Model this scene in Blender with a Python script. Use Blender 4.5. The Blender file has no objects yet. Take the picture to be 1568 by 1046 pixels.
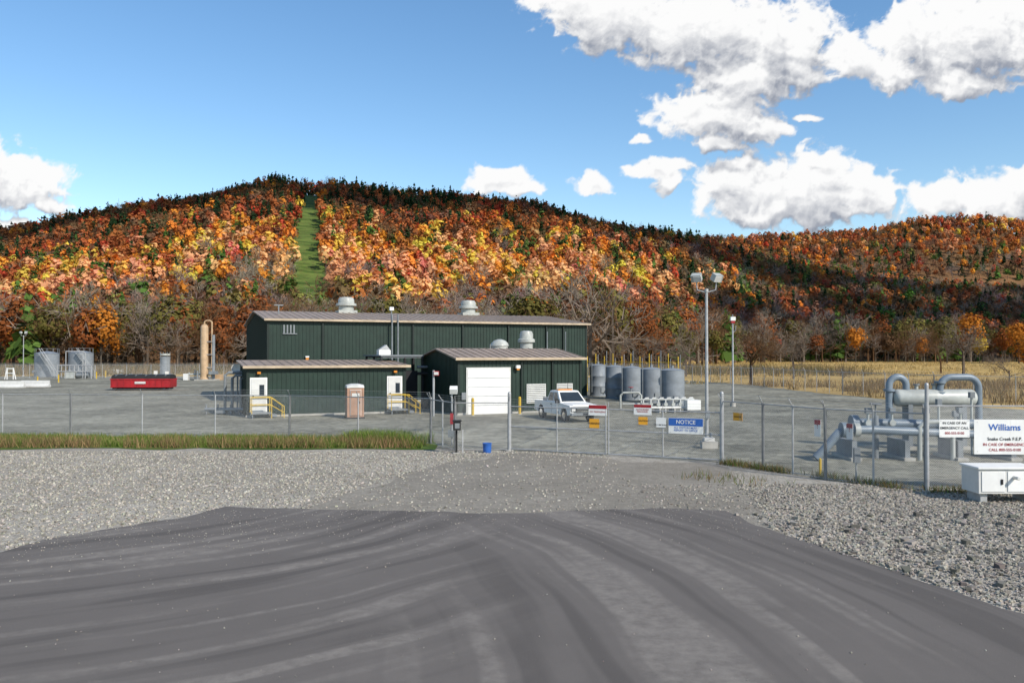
import bpy, bmesh, math, numpy as np
from mathutils import Vector, Matrix
rad=math.radians
FL=1266.0; HC=4.3; YH=540.0
rng=np.random.default_rng(7)
# ---- survey helpers: turn sight-line measurements into world metres on the ground
def GY(py): return HC*FL/(py-YH)
def G(px,py):
    Y=GY(py); return ((px-784)/FL*Y, Y)
def XX(px,Y): return (px-784)/FL*Y
def ZZ(py,Y): return HC-(py-YH)/FL*Y
def ray_seg(px,P,Q):
    u=(px-784)/FL
    dx,dy=Q[0]-P[0],Q[1]-P[1]
    t=(u*P[1]-P[0])/(dx-u*dy)
    return t
# ================= materials
def newmat(name):
    m=bpy.data.materials.new(name); m.use_nodes=True
    nt=m.node_tree; nt.nodes.clear()
    return m,nt
def N(nt,t,**k):
    n=nt.nodes.new(t)
    for a,b in k.items(): setattr(n,a,b)
    return n
def mth(nt,op,a,b=None,c=None,clamp=False):
    n=nt.nodes.new('ShaderNodeMath'); n.operation=op; n.use_clamp=clamp
    for i,x in enumerate((a,b,c)):
        if x is None: continue
        if isinstance(x,(int,float)): n.inputs[i].default_value=x
        else: nt.links.new(x,n.inputs[i])
    return n.outputs[0]
def mixc(nt,f,a,b,bt='MIX'):
    n=nt.nodes.new('ShaderNodeMix'); n.data_type='RGBA'; n.blend_type=bt
    for i,x in ((0,f),(6,a),(7,b)):
        if isinstance(x,(int,float)): n.inputs[i].default_value=x
        elif isinstance(x,tuple): n.inputs[i].default_value=(x[0],x[1],x[2],1)
        else: nt.links.new(x,n.inputs[i])
    return n.outputs[2]
def noise(nt,vec,scale,detail=4,rough=.55):
    n=nt.nodes.new('ShaderNodeTexNoise'); n.inputs['Scale'].default_value=scale
    n.inputs['Detail'].default_value=detail; n.inputs['Roughness'].default_value=rough
    nt.links.new(vec,n.inputs['Vector']); return n.outputs['Fac']
def sstep(nt,x,a,b):
    n=nt.nodes.new('ShaderNodeMapRange'); n.interpolation_type='SMOOTHSTEP'
    nt.links.new(x,n.inputs[0]); n.inputs[1].default_value=a; n.inputs[2].default_value=b
    return n.outputs[0]
def finish(nt,col,rough=.7,metal=0,bumph=None,bs=.3,bd=.02,spec=.4):
    p=nt.nodes.new('ShaderNodeBsdfPrincipled'); o=nt.nodes.new('ShaderNodeOutputMaterial')
    nt.links.new(col,p.inputs['Base Color'])
    p.inputs['Roughness'].default_value=rough; p.inputs['Metallic'].default_value=metal
    p.inputs['Specular IOR Level'].default_value=spec
    if bumph is not None:
        b=nt.nodes.new('ShaderNodeBump'); b.inputs['Strength'].default_value=bs; b.inputs['Distance'].default_value=bd
        nt.links.new(bumph,b.inputs['Height']); nt.links.new(b.outputs[0],p.inputs['Normal'])
    nt.links.new(p.outputs[0],o.inputs[0]); return p
def paint(name,c,rough=.5,metal=0,var=.25,scale=1.3):
    m,nt=newmat(name)
    tc=N(nt,'ShaderNodeTexCoord'); v=tc.outputs['Object']
    n1=noise(nt,v,scale,6,.65)
    f=sstep(nt,n1,.3,.75)
    col=mixc(nt,f,tuple(x*(1-var) for x in c),tuple(min(1,x*(1+var*.6)) for x in c))
    mp=N(nt,'ShaderNodeMapping'); mp.inputs['Scale'].default_value=(6,6,.5); nt.links.new(v,mp.inputs[0])
    n2=noise(nt,mp.outputs[0],1.5,4)
    col=mixc(nt,mth(nt,'MULTIPLY',sstep(nt,n2,.55,.8),.25),col,tuple(x*.55+.03 for x in c))
    finish(nt,col,rough,metal); return m
M={}
M['green']=paint('green_siding',(.011,.030,.020),.5)
M['dgreen']=paint('dark_green_trim',(.006,.015,.011),.5)
M['tanroof']=paint('tan_metal_roof',(.32,.24,.18),.5)
M['trim']=paint('tan_trim',(.50,.39,.27),.5)
M['white']=paint('white_paint',(.76,.75,.72),.45,0,.08)
M['offw']=paint('off_white_panel',(.60,.59,.56),.5,0,.12)
M['galv']=paint('galvanised_steel',(.40,.40,.40),.5,.25,.2,4)
M['grey']=paint('grey_steel_paint',(.21,.225,.235),.45)
M['tank']=paint('grey_tank_paint',(.22,.24,.26),.5,0,.18)
M['bluegrey']=paint('blue_grey_pipe_paint',(.18,.22,.26),.4)
M['lgrey']=paint('light_grey_vessel_paint',(.42,.43,.40),.4)
M['dark']=paint('dark_void',(.015,.015,.017),.7)
M['black']=paint('black_rubber',(.02,.02,.02),.8)
M['glass']=paint('dark_glass',(.03,.04,.05),.08)
M['yellow']=paint('yellow_safety_paint',(.62,.40,.03),.5)
M['red']=paint('red_paint',(.36,.015,.02),.5)
M['tan']=paint('tan_vessel_paint',(.50,.34,.20),.5)
M['toilet']=paint('tan_plastic',(.40,.23,.15),.5)
M['blue']=paint('blue_sign_paint',(.03,.12,.42),.45,0,.05)
M['orange']=paint('orange_sign_paint',(.75,.35,.03),.45,0,.05)
M['conc']=paint('concrete',(.40,.38,.34),.85)
M['chrome']=paint('bright_metal',(.6,.6,.6),.2,.9)
M['amber']=paint('amber_lens',(.7,.25,.03),.3)
M['wire']=paint('wire_steel',(.38,.38,.38),.5,.3)

def chainlink():
    m,nt=newmat('chain_link_mesh')
    tc=N(nt,'ShaderNodeTexCoord'); s=N(nt,'ShaderNodeSeparateXYZ'); nt.links.new(tc.outputs['Object'],s.inputs[0])
    a=mth(nt,'ADD',s.outputs[0],s.outputs[2]); b=mth(nt,'SUBTRACT',s.outputs[0],s.outputs[2])
    def w(x):
        fr=mth(nt,'FRACT',mth(nt,'MULTIPLY',mth(nt,'ADD',x,100),1/.072)); return mth(nt,'LESS_THAN',fr,.09)
    mk=mth(nt,'MAXIMUM',w(a),w(b))
    d=N(nt,'ShaderNodeBsdfPrincipled'); d.inputs['Base Color'].default_value=(.48,.48,.48,1); d.inputs['Roughness'].default_value=.5
    d.inputs['Metallic'].default_value=.2
    t=N(nt,'ShaderNodeBsdfTransparent'); mx=N(nt,'ShaderNodeMixShader'); o=N(nt,'ShaderNodeOutputMaterial')
    nt.links.new(mk,mx.inputs[0]); nt.links.new(t.outputs[0],mx.inputs[1]); nt.links.new(d.outputs[0],mx.inputs[2]); nt.links.new(mx.outputs[0],o.inputs[0])
    return m
M['chain']=chainlink()
def foliage(name,trans=.3):
    m,nt=newmat(name)
    at=N(nt,'ShaderNodeAttribute'); at.attribute_name='Col'
    d=N(nt,'ShaderNodeBsdfDiffuse'); t=N(nt,'ShaderNodeBsdfTranslucent'); mx=N(nt,'ShaderNodeMixShader'); mx.inputs[0].default_value=trans
    o=N(nt,'ShaderNodeOutputMaterial')
    nt.links.new(at.outputs[0],d.inputs[0]); nt.links.new(at.outputs[0],t.inputs[0])
    nt.links.new(d.outputs[0],mx.inputs[1]); nt.links.new(t.outputs[0],mx.inputs[2]); nt.links.new(mx.outputs[0],o.inputs[0])
    return m
M['foliage']=foliage('foliage',.25); M['stone']=foliage('loose_stone',0.0)

def gravelmat(name,cA,cB,cell,bs,con=1.0):
    m,nt=newmat(name)
    g=N(nt,'ShaderNodeNewGeometry'); pos=g.outputs['Position']
    v=N(nt,'ShaderNodeTexVoronoi'); v.inputs['Scale'].default_value=cell; nt.links.new(pos,v.inputs['Vector'])
    s=N(nt,'ShaderNodeSeparateColor'); nt.links.new(v.outputs['Color'],s.inputs[0])
    v2=N(nt,'ShaderNodeTexVoronoi'); v2.inputs['Scale'].default_value=cell*.37; nt.links.new(pos,v2.inputs['Vector'])
    s2=N(nt,'ShaderNodeSeparateColor'); nt.links.new(v2.outputs['Color'],s2.inputs[0])
    big=noise(nt,pos,.16,6,.65); mid=noise(nt,pos,1.4,6,.7)
    f=mth(nt,'ADD',mth(nt,'MULTIPLY',s.outputs[0],.55),mth(nt,'MULTIPLY',s2.outputs[0],.45))
    f=mth(nt,'ADD',f,mth(nt,'MULTIPLY',mth(nt,'SUBTRACT',big,.5),1.8*con),clamp=True)
    c=mixc(nt,f,cA,cB)
    c=mixc(nt,mth(nt,'MULTIPLY',sstep(nt,mid,.45,.7),.8),c,tuple(.55*a+.45*b*.65 for a,b in zip(cA,cB)))
    h=mth(nt,'ADD',v.outputs['Distance'],mth(nt,'MULTIPLY',mid,1.5))
    finish(nt,c,.9,0,h,bs,.04,.2); return m
M['gravel']=gravelmat('crushed_stone',(.235,.208,.170),(.47,.43,.365),20,.8)
M['yard']=gravelmat('yard_gravel',(.115,.108,.082),(.335,.318,.25),4.0,.9,1.4)
M['drive']=gravelmat('compacted_gravel',(.19,.168,.136),(.32,.29,.242),26,.5)

def asphalt():
    m,nt=newmat('dusty_asphalt')
    g=N(nt,'ShaderNodeNewGeometry'); pos=g.outputs['Position']
    def ring(cx,cy,sc,seed):
        sub=N(nt,'ShaderNodeVectorMath',operation='SUBTRACT'); nt.links.new(pos,sub.inputs[0]); sub.inputs[1].default_value=(cx,cy,0)
        ln=N(nt,'ShaderNodeVectorMath',operation='LENGTH'); nt.links.new(sub.outputs[0],ln.inputs[0])
        wob=mth(nt,'MULTIPLY',noise(nt,pos,.12,2),1.5)
        cb=N(nt,'ShaderNodeCombineXYZ'); nt.links.new(mth(nt,'MULTIPLY',mth(nt,'ADD',ln.outputs['Value'],wob),sc),cb.inputs[0]); cb.inputs[1].default_value=seed
        sp=N(nt,'ShaderNodeSeparateXYZ'); nt.links.new(sub.outputs[0],sp.inputs[0])
        an=mth(nt,'ARCTAN2',sp.outputs[1],sp.outputs[0]); nt.links.new(mth(nt,'MULTIPLY',an,1.6),cb.inputs[2])
        return noise(nt,cb.outputs[0],1.0,2,.5)
    r1=ring(-14,27,1.5,3.1); r2=ring(-22,9,1.6,8.4)
    sx=N(nt,'ShaderNodeSeparateXYZ'); nt.links.new(pos,sx.inputs[0])
    mR=sstep(nt,mth(nt,'ADD',sx.outputs[0],mth(nt,'MULTIPLY',noise(nt,pos,.3,2),2)),-2,2)
    t1=sstep(nt,r1,.53,.66); t2=sstep(nt,r2,.52,.65)
    tr=mth(nt,'ADD',mth(nt,'MULTIPLY',t1,mth(nt,'SUBTRACT',1,mR)),mth(nt,'MULTIPLY',t2,mR))
    d1=sstep(nt,r1,.47,.36); d2=sstep(nt,r2,.46,.34)
    dk=mth(nt,'ADD',mth(nt,'MULTIPLY',d1,mth(nt,'SUBTRACT',1,mR)),mth(nt,'MULTIPLY',d2,mR))
    fine=noise(nt,pos,60,3,.8); big=noise(nt,pos,.35,5,.6); mid=noise(nt,pos,3,6,.7)
    c=mixc(nt,big,(.112,.100,.091),(.172,.154,.140))
    c=mixc(nt,mth(nt,'MULTIPLY',dk,.5),c,(.075,.067,.062))
    c=mixc(nt,mth(nt,'MULTIPLY',tr,mth(nt,'MULTIPLY',sstep(nt,mid,.2,.75),.55)),c,(.31,.28,.245))
    c=mixc(nt,mth(nt,'MULTIPLY',sstep(nt,fine,.58,.78),.5),c,(.34,.31,.275))
    c=mixc(nt,mth(nt,'MULTIPLY',sstep(nt,fine,.44,.26),.55),c,(.035,.031,.028))
    dn=noise(nt,pos,.8,5,.7)
    c=mixc(nt,mth(nt,'MULTIPLY',sstep(nt,dn,.62,.78),.35),c,(.30,.265,.225))
    finish(nt,c,.92,0,mth(nt,'ADD',fine,mid),.5,.012,.15); return m
M['asphalt']=asphalt()
def groundmat():
    m,nt=newmat('field_and_forest_floor')
    g=N(nt,'ShaderNodeNewGeometry'); pos=g.outputs['Position']
    at=N(nt,'ShaderNodeAttribute'); at.attribute_name='Col'
    n1=noise(nt,pos,.06,6,.6); n2=noise(nt,pos,.8,5,.7)
    c=mixc(nt,sstep(nt,n1,.3,.7),at.outputs[0],(.7,.7,.7),'MULTIPLY')
    c=mixc(nt,mth(nt,'MULTIPLY',sstep(nt,n2,.4,.7),.6),c,(.55,.5,.45),'MULTIPLY')
    finish(nt,c,.95,0,n2,.6,.3,.1); return m
M['ground']=groundmat()

# ================= mesh builder
class MB:
    def __init__(s): s.v=[];s.f=[];s.m=[];s.mats=[]
    def mi(s,k):
        if k not in s.mats: s.mats.append(k)
        return s.mats.index(k)
    def add(s,vs,fs,k):
        o=len(s.v); s.v+= [tuple(v) for v in vs]; i=s.mi(k)
        for f in fs: s.f.append([o+j for j in f]); s.m.append(i)
    def box(s,x,y,z,sx,sy,sz,k,rz=0,rx=0):
        R=Matrix.Rotation(rz,3,'Z')@Matrix.Rotation(rx,3,'X')
        vs=[Vector((x,y,z))+R@Vector((a*sx/2,b*sy/2,c*sz/2)) for c in(-1,1) for b in(-1,1) for a in(-1,1)]
        s.add(vs,[(0,2,3,1),(4,5,7,6),(0,1,5,4),(2,6,7,3),(0,4,6,2),(1,3,7,5)],k)
    def b2(s,x0,x1,y0,y1,z0,z1,k): s.box((x0+x1)/2,(y0+y1)/2,(z0+z1)/2,x1-x0,y1-y0,z1-z0,k)
    def cyl(s,p,q,r,k,r2=None,n=12,caps=True):
        r2=r if r2 is None else r2
        p=Vector(p);q=Vector(q);d=(q-p).normalized()
        a=d.orthogonal().normalized();b=d.cross(a)
        vs=[];
        for c,rr in((p,r),(q,r2)):
            for i in range(n):
                t=2*math.pi*i/n; vs.append(c+a*math.cos(t)*rr+b*math.sin(t)*rr)
        fs=[(i,(i+1)%n,n+(i+1)%n,n+i) for i in range(n)]
        if caps: fs+=[tuple(range(n-1,-1,-1)),tuple(range(n,2*n))]
        s.add(vs,fs,k)
    def tube(s,pts,r,k,n=12):
        pts=[Vector(p) for p in pts]; rings=[]
        a=None
        for i,p in enumerate(pts):
            d=((pts[min(i+1,len(pts)-1)]-pts[max(i-1,0)])).normalized()
            if a is None: a=d.orthogonal().normalized()
            a=(a-d*a.dot(d)).normalized(); b=d.cross(a)
            rings.append([p+a*math.cos(2*math.pi*j/n)*r+b*math.sin(2*math.pi*j/n)*r for j in range(n)])
        vs=[v for R in rings for v in R]; fs=[]
        for i in range(len(pts)-1):
            for j in range(n): fs.append((i*n+j,i*n+(j+1)%n,(i+1)*n+(j+1)%n,(i+1)*n+j))
        fs+=[tuple(range(n-1,-1,-1)),tuple(range((len(pts)-1)*n,len(pts)*n))]
        s.add(vs,fs,k)
    def rev(s,prof,k,c=(0,0,0),axis='Z',n=20):
        vs=[];m=len(prof)
        for (r,h) in prof:
            for i in range(n):
                t=2*math.pi*i/n
                if axis=='Z': vs.append((c[0]+r*math.cos(t),c[1]+r*math.sin(t),c[2]+h))
                elif axis=='X': vs.append((c[0]+h,c[1]+r*math.cos(t),c[2]+r*math.sin(t)))
                else: vs.append((c[0]+r*math.cos(t),c[1]+h,c[2]+r*math.sin(t)))
        fs=[]
        for a in range(m-1):
            for i in range(n): fs.append((a*n+i,a*n+(i+1)%n,(a+1)*n+(i+1)%n,(a+1)*n+i))
        fs+=[tuple(range(n-1,-1,-1)),tuple(range((m-1)*n,m*n))]
        s.add(vs,fs,k)
    def prism(s,prof,y0,y1,k,axis='Y'):
        n=len(prof)
        if axis=='Y': vs=[(a,y0,b) for a,b in prof]+[(a,y1,b) for a,b in prof]
        else: vs=[(y0,a,b) for a,b in prof]+[(y1,a,b) for a,b in prof]
        fs=[(i,(i+1)%n,n+(i+1)%n,n+i) for i in range(n)]+[tuple(range(n-1,-1,-1)),tuple(range(n,2*n))]
        s.add(vs,fs,k)
    def obj(s,name,parent=None,loc=(0,0,0),rz=0,bevel=0):
        me=bpy.data.meshes.new(name); me.from_pydata(s.v,[],s.f)
        for k in s.mats: me.materials.append(M[k])
        me.polygons.foreach_set('material_index',s.m)
        me.polygons.foreach_set('use_smooth',[True]*len(s.f))
        me.update(); 
        bm=bmesh.new(); bm.from_mesh(me); bmesh.ops.recalc_face_normals(bm,faces=bm.faces); bm.to_mesh(me); bm.free()
        me.set_sharp_from_angle(angle=rad(35))
        o=bpy.data.objects.new(name,me); bpy.context.scene.collection.objects.link(o)
        o.location=loc; o.rotation_euler=(0,0,rz)
        if parent: o.parent=parent
        if bevel:
            b=o.modifiers.new('b','BEVEL'); b.width=bevel; b.segments=2; b.limit_method='ANGLE'
        return o
def empty(name,loc=(0,0,0),rz=0):
    e=bpy.data.objects.new(name,None); e.location=loc; e.rotation_euler=(0,0,rz); e.empty_display_size=.5
    bpy.context.scene.collection.objects.link(e); return e
def group(name,loc,rz,parts):
    e=empty(name,loc,rz)
    for k,mb in parts.items():
        if mb.v: mb.obj(k,e,bevel=.02 if (name=='pickup_truck' and k=='body') else 0)
    return e
def text(name,body,parent,loc,size,mat,rz=0):
    c=bpy.data.curves.new(name,'FONT'); c.body=body; c.size=size; c.align_x='CENTER'; c.align_y='CENTER'; c.offset=size*.012
    c.materials.append(M[mat]); o=bpy.data.objects.new(name,c); bpy.context.scene.collection.objects.link(o)
    o.parent=parent; o.location=loc; o.rotation_euler=(rad(90),0,rz); return o

# ================= quad soup
def soup(name,V,C,mat):
    V=np.asarray(V,np.float32).reshape(-1,3); C=np.asarray(C,np.float32).reshape(-1,3); n=len(V)
    me=bpy.data.meshes.new(name); me.vertices.add(n); me.vertices.foreach_set('co',V.ravel())
    me.loops.add(n); me.loops.foreach_set('vertex_index',np.arange(n,dtype=np.int32))
    me.polygons.add(n//4); me.polygons.foreach_set('loop_start',np.arange(0,n,4,dtype=np.int32))
    me.update(calc_edges=True)
    a=me.color_attributes.new('Col','FLOAT_COLOR','POINT'); cc=np.ones((n,4),np.float32); cc[:,:3]=C
    a.data.foreach_set('color',cc.ravel()); me.materials.append(M[mat])
    o=bpy.data.objects.new(name,me); bpy.context.scene.collection.objects.link(o); return o
def nrm(a): return a/np.maximum(np.linalg.norm(a,axis=-1,keepdims=True),1e-9)
def leafquads(C,Nn,size,r):
    n=len(C); Nn=nrm(Nn); t=nrm(np.cross(Nn,r.normal(size=(n,3)))); b=np.cross(Nn,t)
    s=size*r.uniform(.6,1.3,(n,1))/2
    k=r.uniform(.5,1,(n,4,1))
    q=np.stack([-t-b*.7,t*.9-b,t+b*.8,-t*.8+b],1)*s[:,None,:]*k
    return C[:,None,:]+q
def segquads(p,q,w0,w1,r,sides=1):
    p=np.array(p);q=np.array(q);d=nrm(q-p); a=nrm(np.cross(d,r.normal(size=3))); b=np.cross(d,a); out=[]
    if sides==1: return [np.array([p-a*w0,p+a*w0,q+a*w1,q-a*w1])]
    ang=[2*math.pi*i/sides for i in range(sides+1)]
    for i in range(sides):
        e0=a*math.cos(ang[i])+b*math.sin(ang[i]); e1=a*math.cos(ang[i+1])+b*math.sin(ang[i+1])
        out.append(np.array([p+e0*w0,p+e1*w0,q+e1*w1,q+e0*w1]))
    return out
def t_decid(seed,nc,nl,ls,near=False,gap=0):
    r=np.random.default_rng(seed); Q=[];F=[];T=[]
    d=nrm(r.normal(size=(nc,3))); rr=r.uniform(.25,1,(nc,1))**.5
    cc=np.array([0,0,.62])+d*rr*np.array([.22,.22,.27]); 
    cc[:,:2]*=np.clip(1.25-.75*np.abs(cc[:,2:3]-.5)/.5,.3,1.2)
    for c in cc:
        cr=r.uniform(.08,.15); dd=nrm(r.normal(size=(nl,3))); P=c+dd*cr*r.uniform(.5,1.1,(nl,1))
        out=nrm(P-np.array([0,0,.55]))
        nn=dd*.45+out*.9+r.normal(size=(nl,3))*.28
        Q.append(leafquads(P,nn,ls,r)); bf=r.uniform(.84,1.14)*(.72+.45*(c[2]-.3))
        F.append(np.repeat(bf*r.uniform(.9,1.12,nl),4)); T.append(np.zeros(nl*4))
    segs=segquads((0,0,0),(0,0,.55),.017,.007,r,4)
    if near:
        for c in cc:
            z0=r.uniform(.2,.5); segs+=segquads((0,0,z0),c,.006,.002,r,3)
    s=np.array(segs); Q.append(s); F.append(np.full(len(s)*4,1.)); T.append(np.ones(len(s)*4))
    return np.concatenate([q.reshape(-1,3) for q in Q]),np.concatenate(F),np.concatenate(T)
def t_conif(seed,n,ls):
    r=np.random.default_rng(seed)
    z=1-r.uniform(0,1,n)**.6*.88
    rad_=(1-z)*.23*(.75+.5*((z*9)%1<.5))*r.uniform(.35,1.05,n)+.008; a=r.uniform(0,6.283,n)
    P=np.stack([rad_*np.cos(a),rad_*np.sin(a),z],1); nn=np.stack([np.cos(a),np.sin(a),np.full(n,.7)],1)+r.normal(size=(n,3))*.35
    q=leafquads(P,nn,ls,r)
    q=P[:,None,:]+(q-P[:,None,:])*(.45+.9*(1-z))[:,None,None]
    F=np.repeat(r.uniform(.6,1.4,n),4); s=np.array(segquads((0,0,0),(0,0,.9),.014,.003,r,4))
    return np.concatenate([q.reshape(-1,3),s.reshape(-1,3)]),np.concatenate([F,np.ones(len(s)*4)]),np.concatenate([np.zeros(n*4),np.ones(len(s)*4)])
def t_bare(seed,depth,sides,wm=1.0,kids=3,spread=.6):
    r=np.random.default_rng(seed); segs=[];fl=[]
    def br(p,d,L,w,k):
        q=p+d*L; sd=sides if k<2 else 1
        s=segquads(p,q,w,w*.6,r,max(sd,3) if k==0 else sd); segs.extend(s); fl.extend([k]*len(s))
        if k>=depth: return
        for i in range(kids+(1 if k<2 else 0)):
            nd=nrm(d+r.normal(size=3)*spread+np.array([0,0,.12])); 
            br(p+d*L*r.uniform(.45,1),nd,L*r.uniform(.55,.85),max(w*.5,.0014*wm),k+1)
    br(np.zeros(3),np.array([0,0,1.]),.30,.018,0)
    V=np.array(segs).reshape(-1,3); V/=V[:,2].max()
    F=np.repeat(np.where(np.array(fl)>=2,1.0,.75),4); return V,F*r.uniform(.9,1.1,len(F)),np.zeros(len(F))
TD=[t_decid(i,11,7,.135) for i in range(7)]
TC=[t_conif(20+i,75,.16) for i in range(4)]
TB=[t_bare(40+i,4,1,2.3) for i in range(5)]
ND=[t_decid(60+i,34,26,.05,True) for i in range(3)]
NB=[t_bare(80+i,5,3,1.3) for i in range(3)]
TRUNK=np.array([.12,.10,.08])
def plant(trees):
    Vs=[];Cs=[]; by={}
    for t in trees: by.setdefault(id(t[0]),[t[0],[]])[1].append(t)
    for tm,L in by.values():
        V,F,T=tm; n=len(L)
        P=np.array([[l[1],l[2],l[3]] for l in L]); h=np.array([l[4] for l in L]); w=np.array([l[5] for l in L]); c=np.array([l[6] for l in L])
        a=rng.uniform(0,6.283,n); ca=np.cos(a)[:,None]*w[:,None]; sa=np.sin(a)[:,None]*w[:,None]
        O=np.empty((n,len(V),3),np.float32)
        O[:,:,0]=V[None,:,0]*ca-V[None,:,1]*sa+P[:,0:1]; O[:,:,1]=V[None,:,0]*sa+V[None,:,1]*ca+P[:,1:2]; O[:,:,2]=V[None,:,2]*h[:,None]+P[:,2:3]
        CC=c[:,None,:]*F[None,:,None]; CC=CC*(1-T[None,:,None])+TRUNK*T[None,:,None]
        Vs.append(O.reshape(-1,3)); Cs.append(np.clip(CC,0,.92).reshape(-1,3))
    return np.concatenate(Vs),np.concatenate(Cs)

# ================= terrain
silA=np.array([(-900,420),(-400,385),(0,355),(50,346),(100,334),(160,325),(230,314),(300,304),(340,294),(380,283),(420,277),(455,281),(520,282),(600,294),(700,299),(800,310),(860,324),(920,341),(1000,353),(1100,368),(1180,387),(1300,410),(1400,424),(1568,436),(2400,445)],float)
silB=np.array([(-900,520),(800,400),(1000,370),(1100,363),(1180,358),(1280,354),(1340,347),(1380,338),(1430,331),(1500,330),(1568,337),(1800,350),(2400,380)],float)
def sm(t): t=np.clip(t,0,1); return t*t*(3-2*t)
RA,RB=720.,1050.
def hgt(X,Y):
    X=np.asarray(X,float);Y=np.asarray(Y,float); Ys=np.maximum(Y,1); u=np.clip(X/Ys,-1.3,1.3); px=u*FL+784
    B=215+190*sm((px-900)/350.)
    def ridge(sil,R,th,B):
        e=(540-np.interp(px,sil[:,0],sil[:,1]))/FL-th/R
        H=e*R+HC; t=(Y-B)/(R-B)
        up=.55*np.clip(t,0,1)+.45*sm(t)
        dn=1-.5*sm((Y-R)/400)
        return H*np.where(t<=1,up,dn)
    a=ridge(silA,RA,11,B); b=ridge(silB,RB,11,B+180)
    h=np.maximum(a,b)
    bump=(np.sin(X/47+Y/90)*2.5+np.sin(X/21-Y/33+1)*1.3)*sm((Y-B-40)/120)*(1-sm((np.maximum(Y/RA,0)-.8)/.15))
    h=np.where(Y>B,h+bump,0)
    return h*sm((Y-100)/100)
CLU=lambda Y: -.2435+(Y-400)*(-.00001)+.0022*np.sin(np.asarray(Y)*.012)
def clearing(X,Y,hw=7.0):
    return (np.abs(X/np.maximum(Y,1)-CLU(Y))*Y<hw)&(Y>300)&(Y<700)
ths=np.concatenate([np.linspace(-180,-50,30)[:-1],np.linspace(-50,50,340),np.linspace(50,180,30)[1:-1]])
rs=np.concatenate([[.5],np.geomspace(3,150,24),np.linspace(165,1150,170),np.geomspace(1300,9000,8)])
tt,rr=np.meshgrid(np.radians(ths),rs); Xg=rr*np.sin(tt); Yg=rr*np.cos(tt); Zg=hgt(Xg,Yg); 
nT=len(ths); nR=len(rs)
verts=np.stack([Xg.ravel(),Yg.ravel(),Zg.ravel()],1); fs=[]
for i in range(nR-1):
    for j in range(nT):
        k=(j+1)%nT; fs.append((i*nT+j,i*nT+k,(i+1)*nT+k,(i+1)*nT+j))
fs.append(tuple(range(nT)))
me=bpy.data.meshes.new('ground'); me.from_pydata(verts.tolist(),[],fs)
col=np.ones((len(verts),4),np.float32)
Xf,Yf,Zf=verts.T
col[:,:3]=(.56,.38,.14)
hill=Zf>1.0; col[hill,:3]=(.24,.13,.06)
cl=clearing(Xf,Yf); col[cl,:3]=(.08,.12,.035)
a=me.color_attributes.new('Col','FLOAT_COLOR','POINT'); a.data.foreach_set('color',col.ravel())
me.materials.append(M['ground']); me.polygons.foreach_set('use_smooth',[True]*len(fs))
go=bpy.data.objects.new('ground',me); bpy.context.scene.collection.objects.link(go)
cv=[];cf=[]
ys=np.linspace(300,700,110)
for i,y in enumerate(ys):
    uc=float(CLU(y))
    hw=7.2+1.0*math.sin(y*.13)+.8*math.sin(y*.41+2)
    for s in(-1,-.33,.33,1):
        x=uc*y+s*hw; cv.append((x,y,float(hgt(x,y))+.5))
for i in range(len(ys)-1):
    for j in range(3): cf.append((i*4+j,i*4+j+1,i*4+5+j,i*4+4+j))
def grassmat():
    m,nt=newmat('hill_grass'); g=N(nt,'ShaderNodeNewGeometry'); pos=g.outputs['Position']
    mp=N(nt,'ShaderNodeMapping'); mp.inputs['Scale'].default_value=(.04,.16,.16); nt.links.new(pos,mp.inputs[0])
    n1=noise(nt,mp.outputs[0],1,5,.7); n2=noise(nt,pos,.5,5,.7)
    c=mixc(nt,sstep(nt,n1,.35,.65),(.045,.085,.016),(.15,.20,.045)); c=mixc(nt,sstep(nt,n2,.5,.72),c,(.11,.085,.035))
    finish(nt,c,.9,0,n2,.4,.3,.1); return m
M['hgrass']=grassmat()
mb=MB(); mb.add(cv,cf,'hgrass'); mb.obj('pipeline_clearing_grass')

# ================= forest
P_={'peach':(.84,.43,.20),'orange':(.80,.30,.05),'yellow':(.78,.54,.09),'rust':(.42,.14,.048),'red':(.50,.085,.04),'brown':(.21,.12,.065),
 'grey':(.30,.24,.19),'olive':(.24,.21,.06),'green':(.09,.15,.035),'conif':(.022,.045,.018),'pink':(.74,.22,.16)}
def pick(d):
    k=list(d); p=np.array([d[x] for x in k]); return k[rng.choice(len(k),p=p/p.sum())]
Z_bot={'grey':.34,'brown':.30,'olive':.13,'rust':.12,'orange':.03,'green':.08}
Z_low={'peach':.46,'orange':.18,'yellow':.13,'rust':.05,'red':.015,'grey':.09,'green':.06,'pink':.015}
Z_mid={'rust':.21,'orange':.20,'red':.05,'yellow':.13,'brown':.12,'green':.13,'peach':.11,'conif':.05}
Z_top={'rust':.34,'brown':.30,'conif':.26,'red':.07,'orange':.03}  # dark upper-slope species, with cloud shade also put into the tree colours
Z_rdg={'conif':.78,'brown':.15,'rust':.07}
Z_rgt={'brown':.31,'conif':.13,'rust':.19,'grey':.18,'green':.08,'red':.03,'orange':.03,'olive':.05}  # muted right-slope mix; tree colours carry painted cloud shade too
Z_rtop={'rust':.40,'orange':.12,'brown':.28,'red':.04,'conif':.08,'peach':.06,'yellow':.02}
trees=[]
Y=205.
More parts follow.
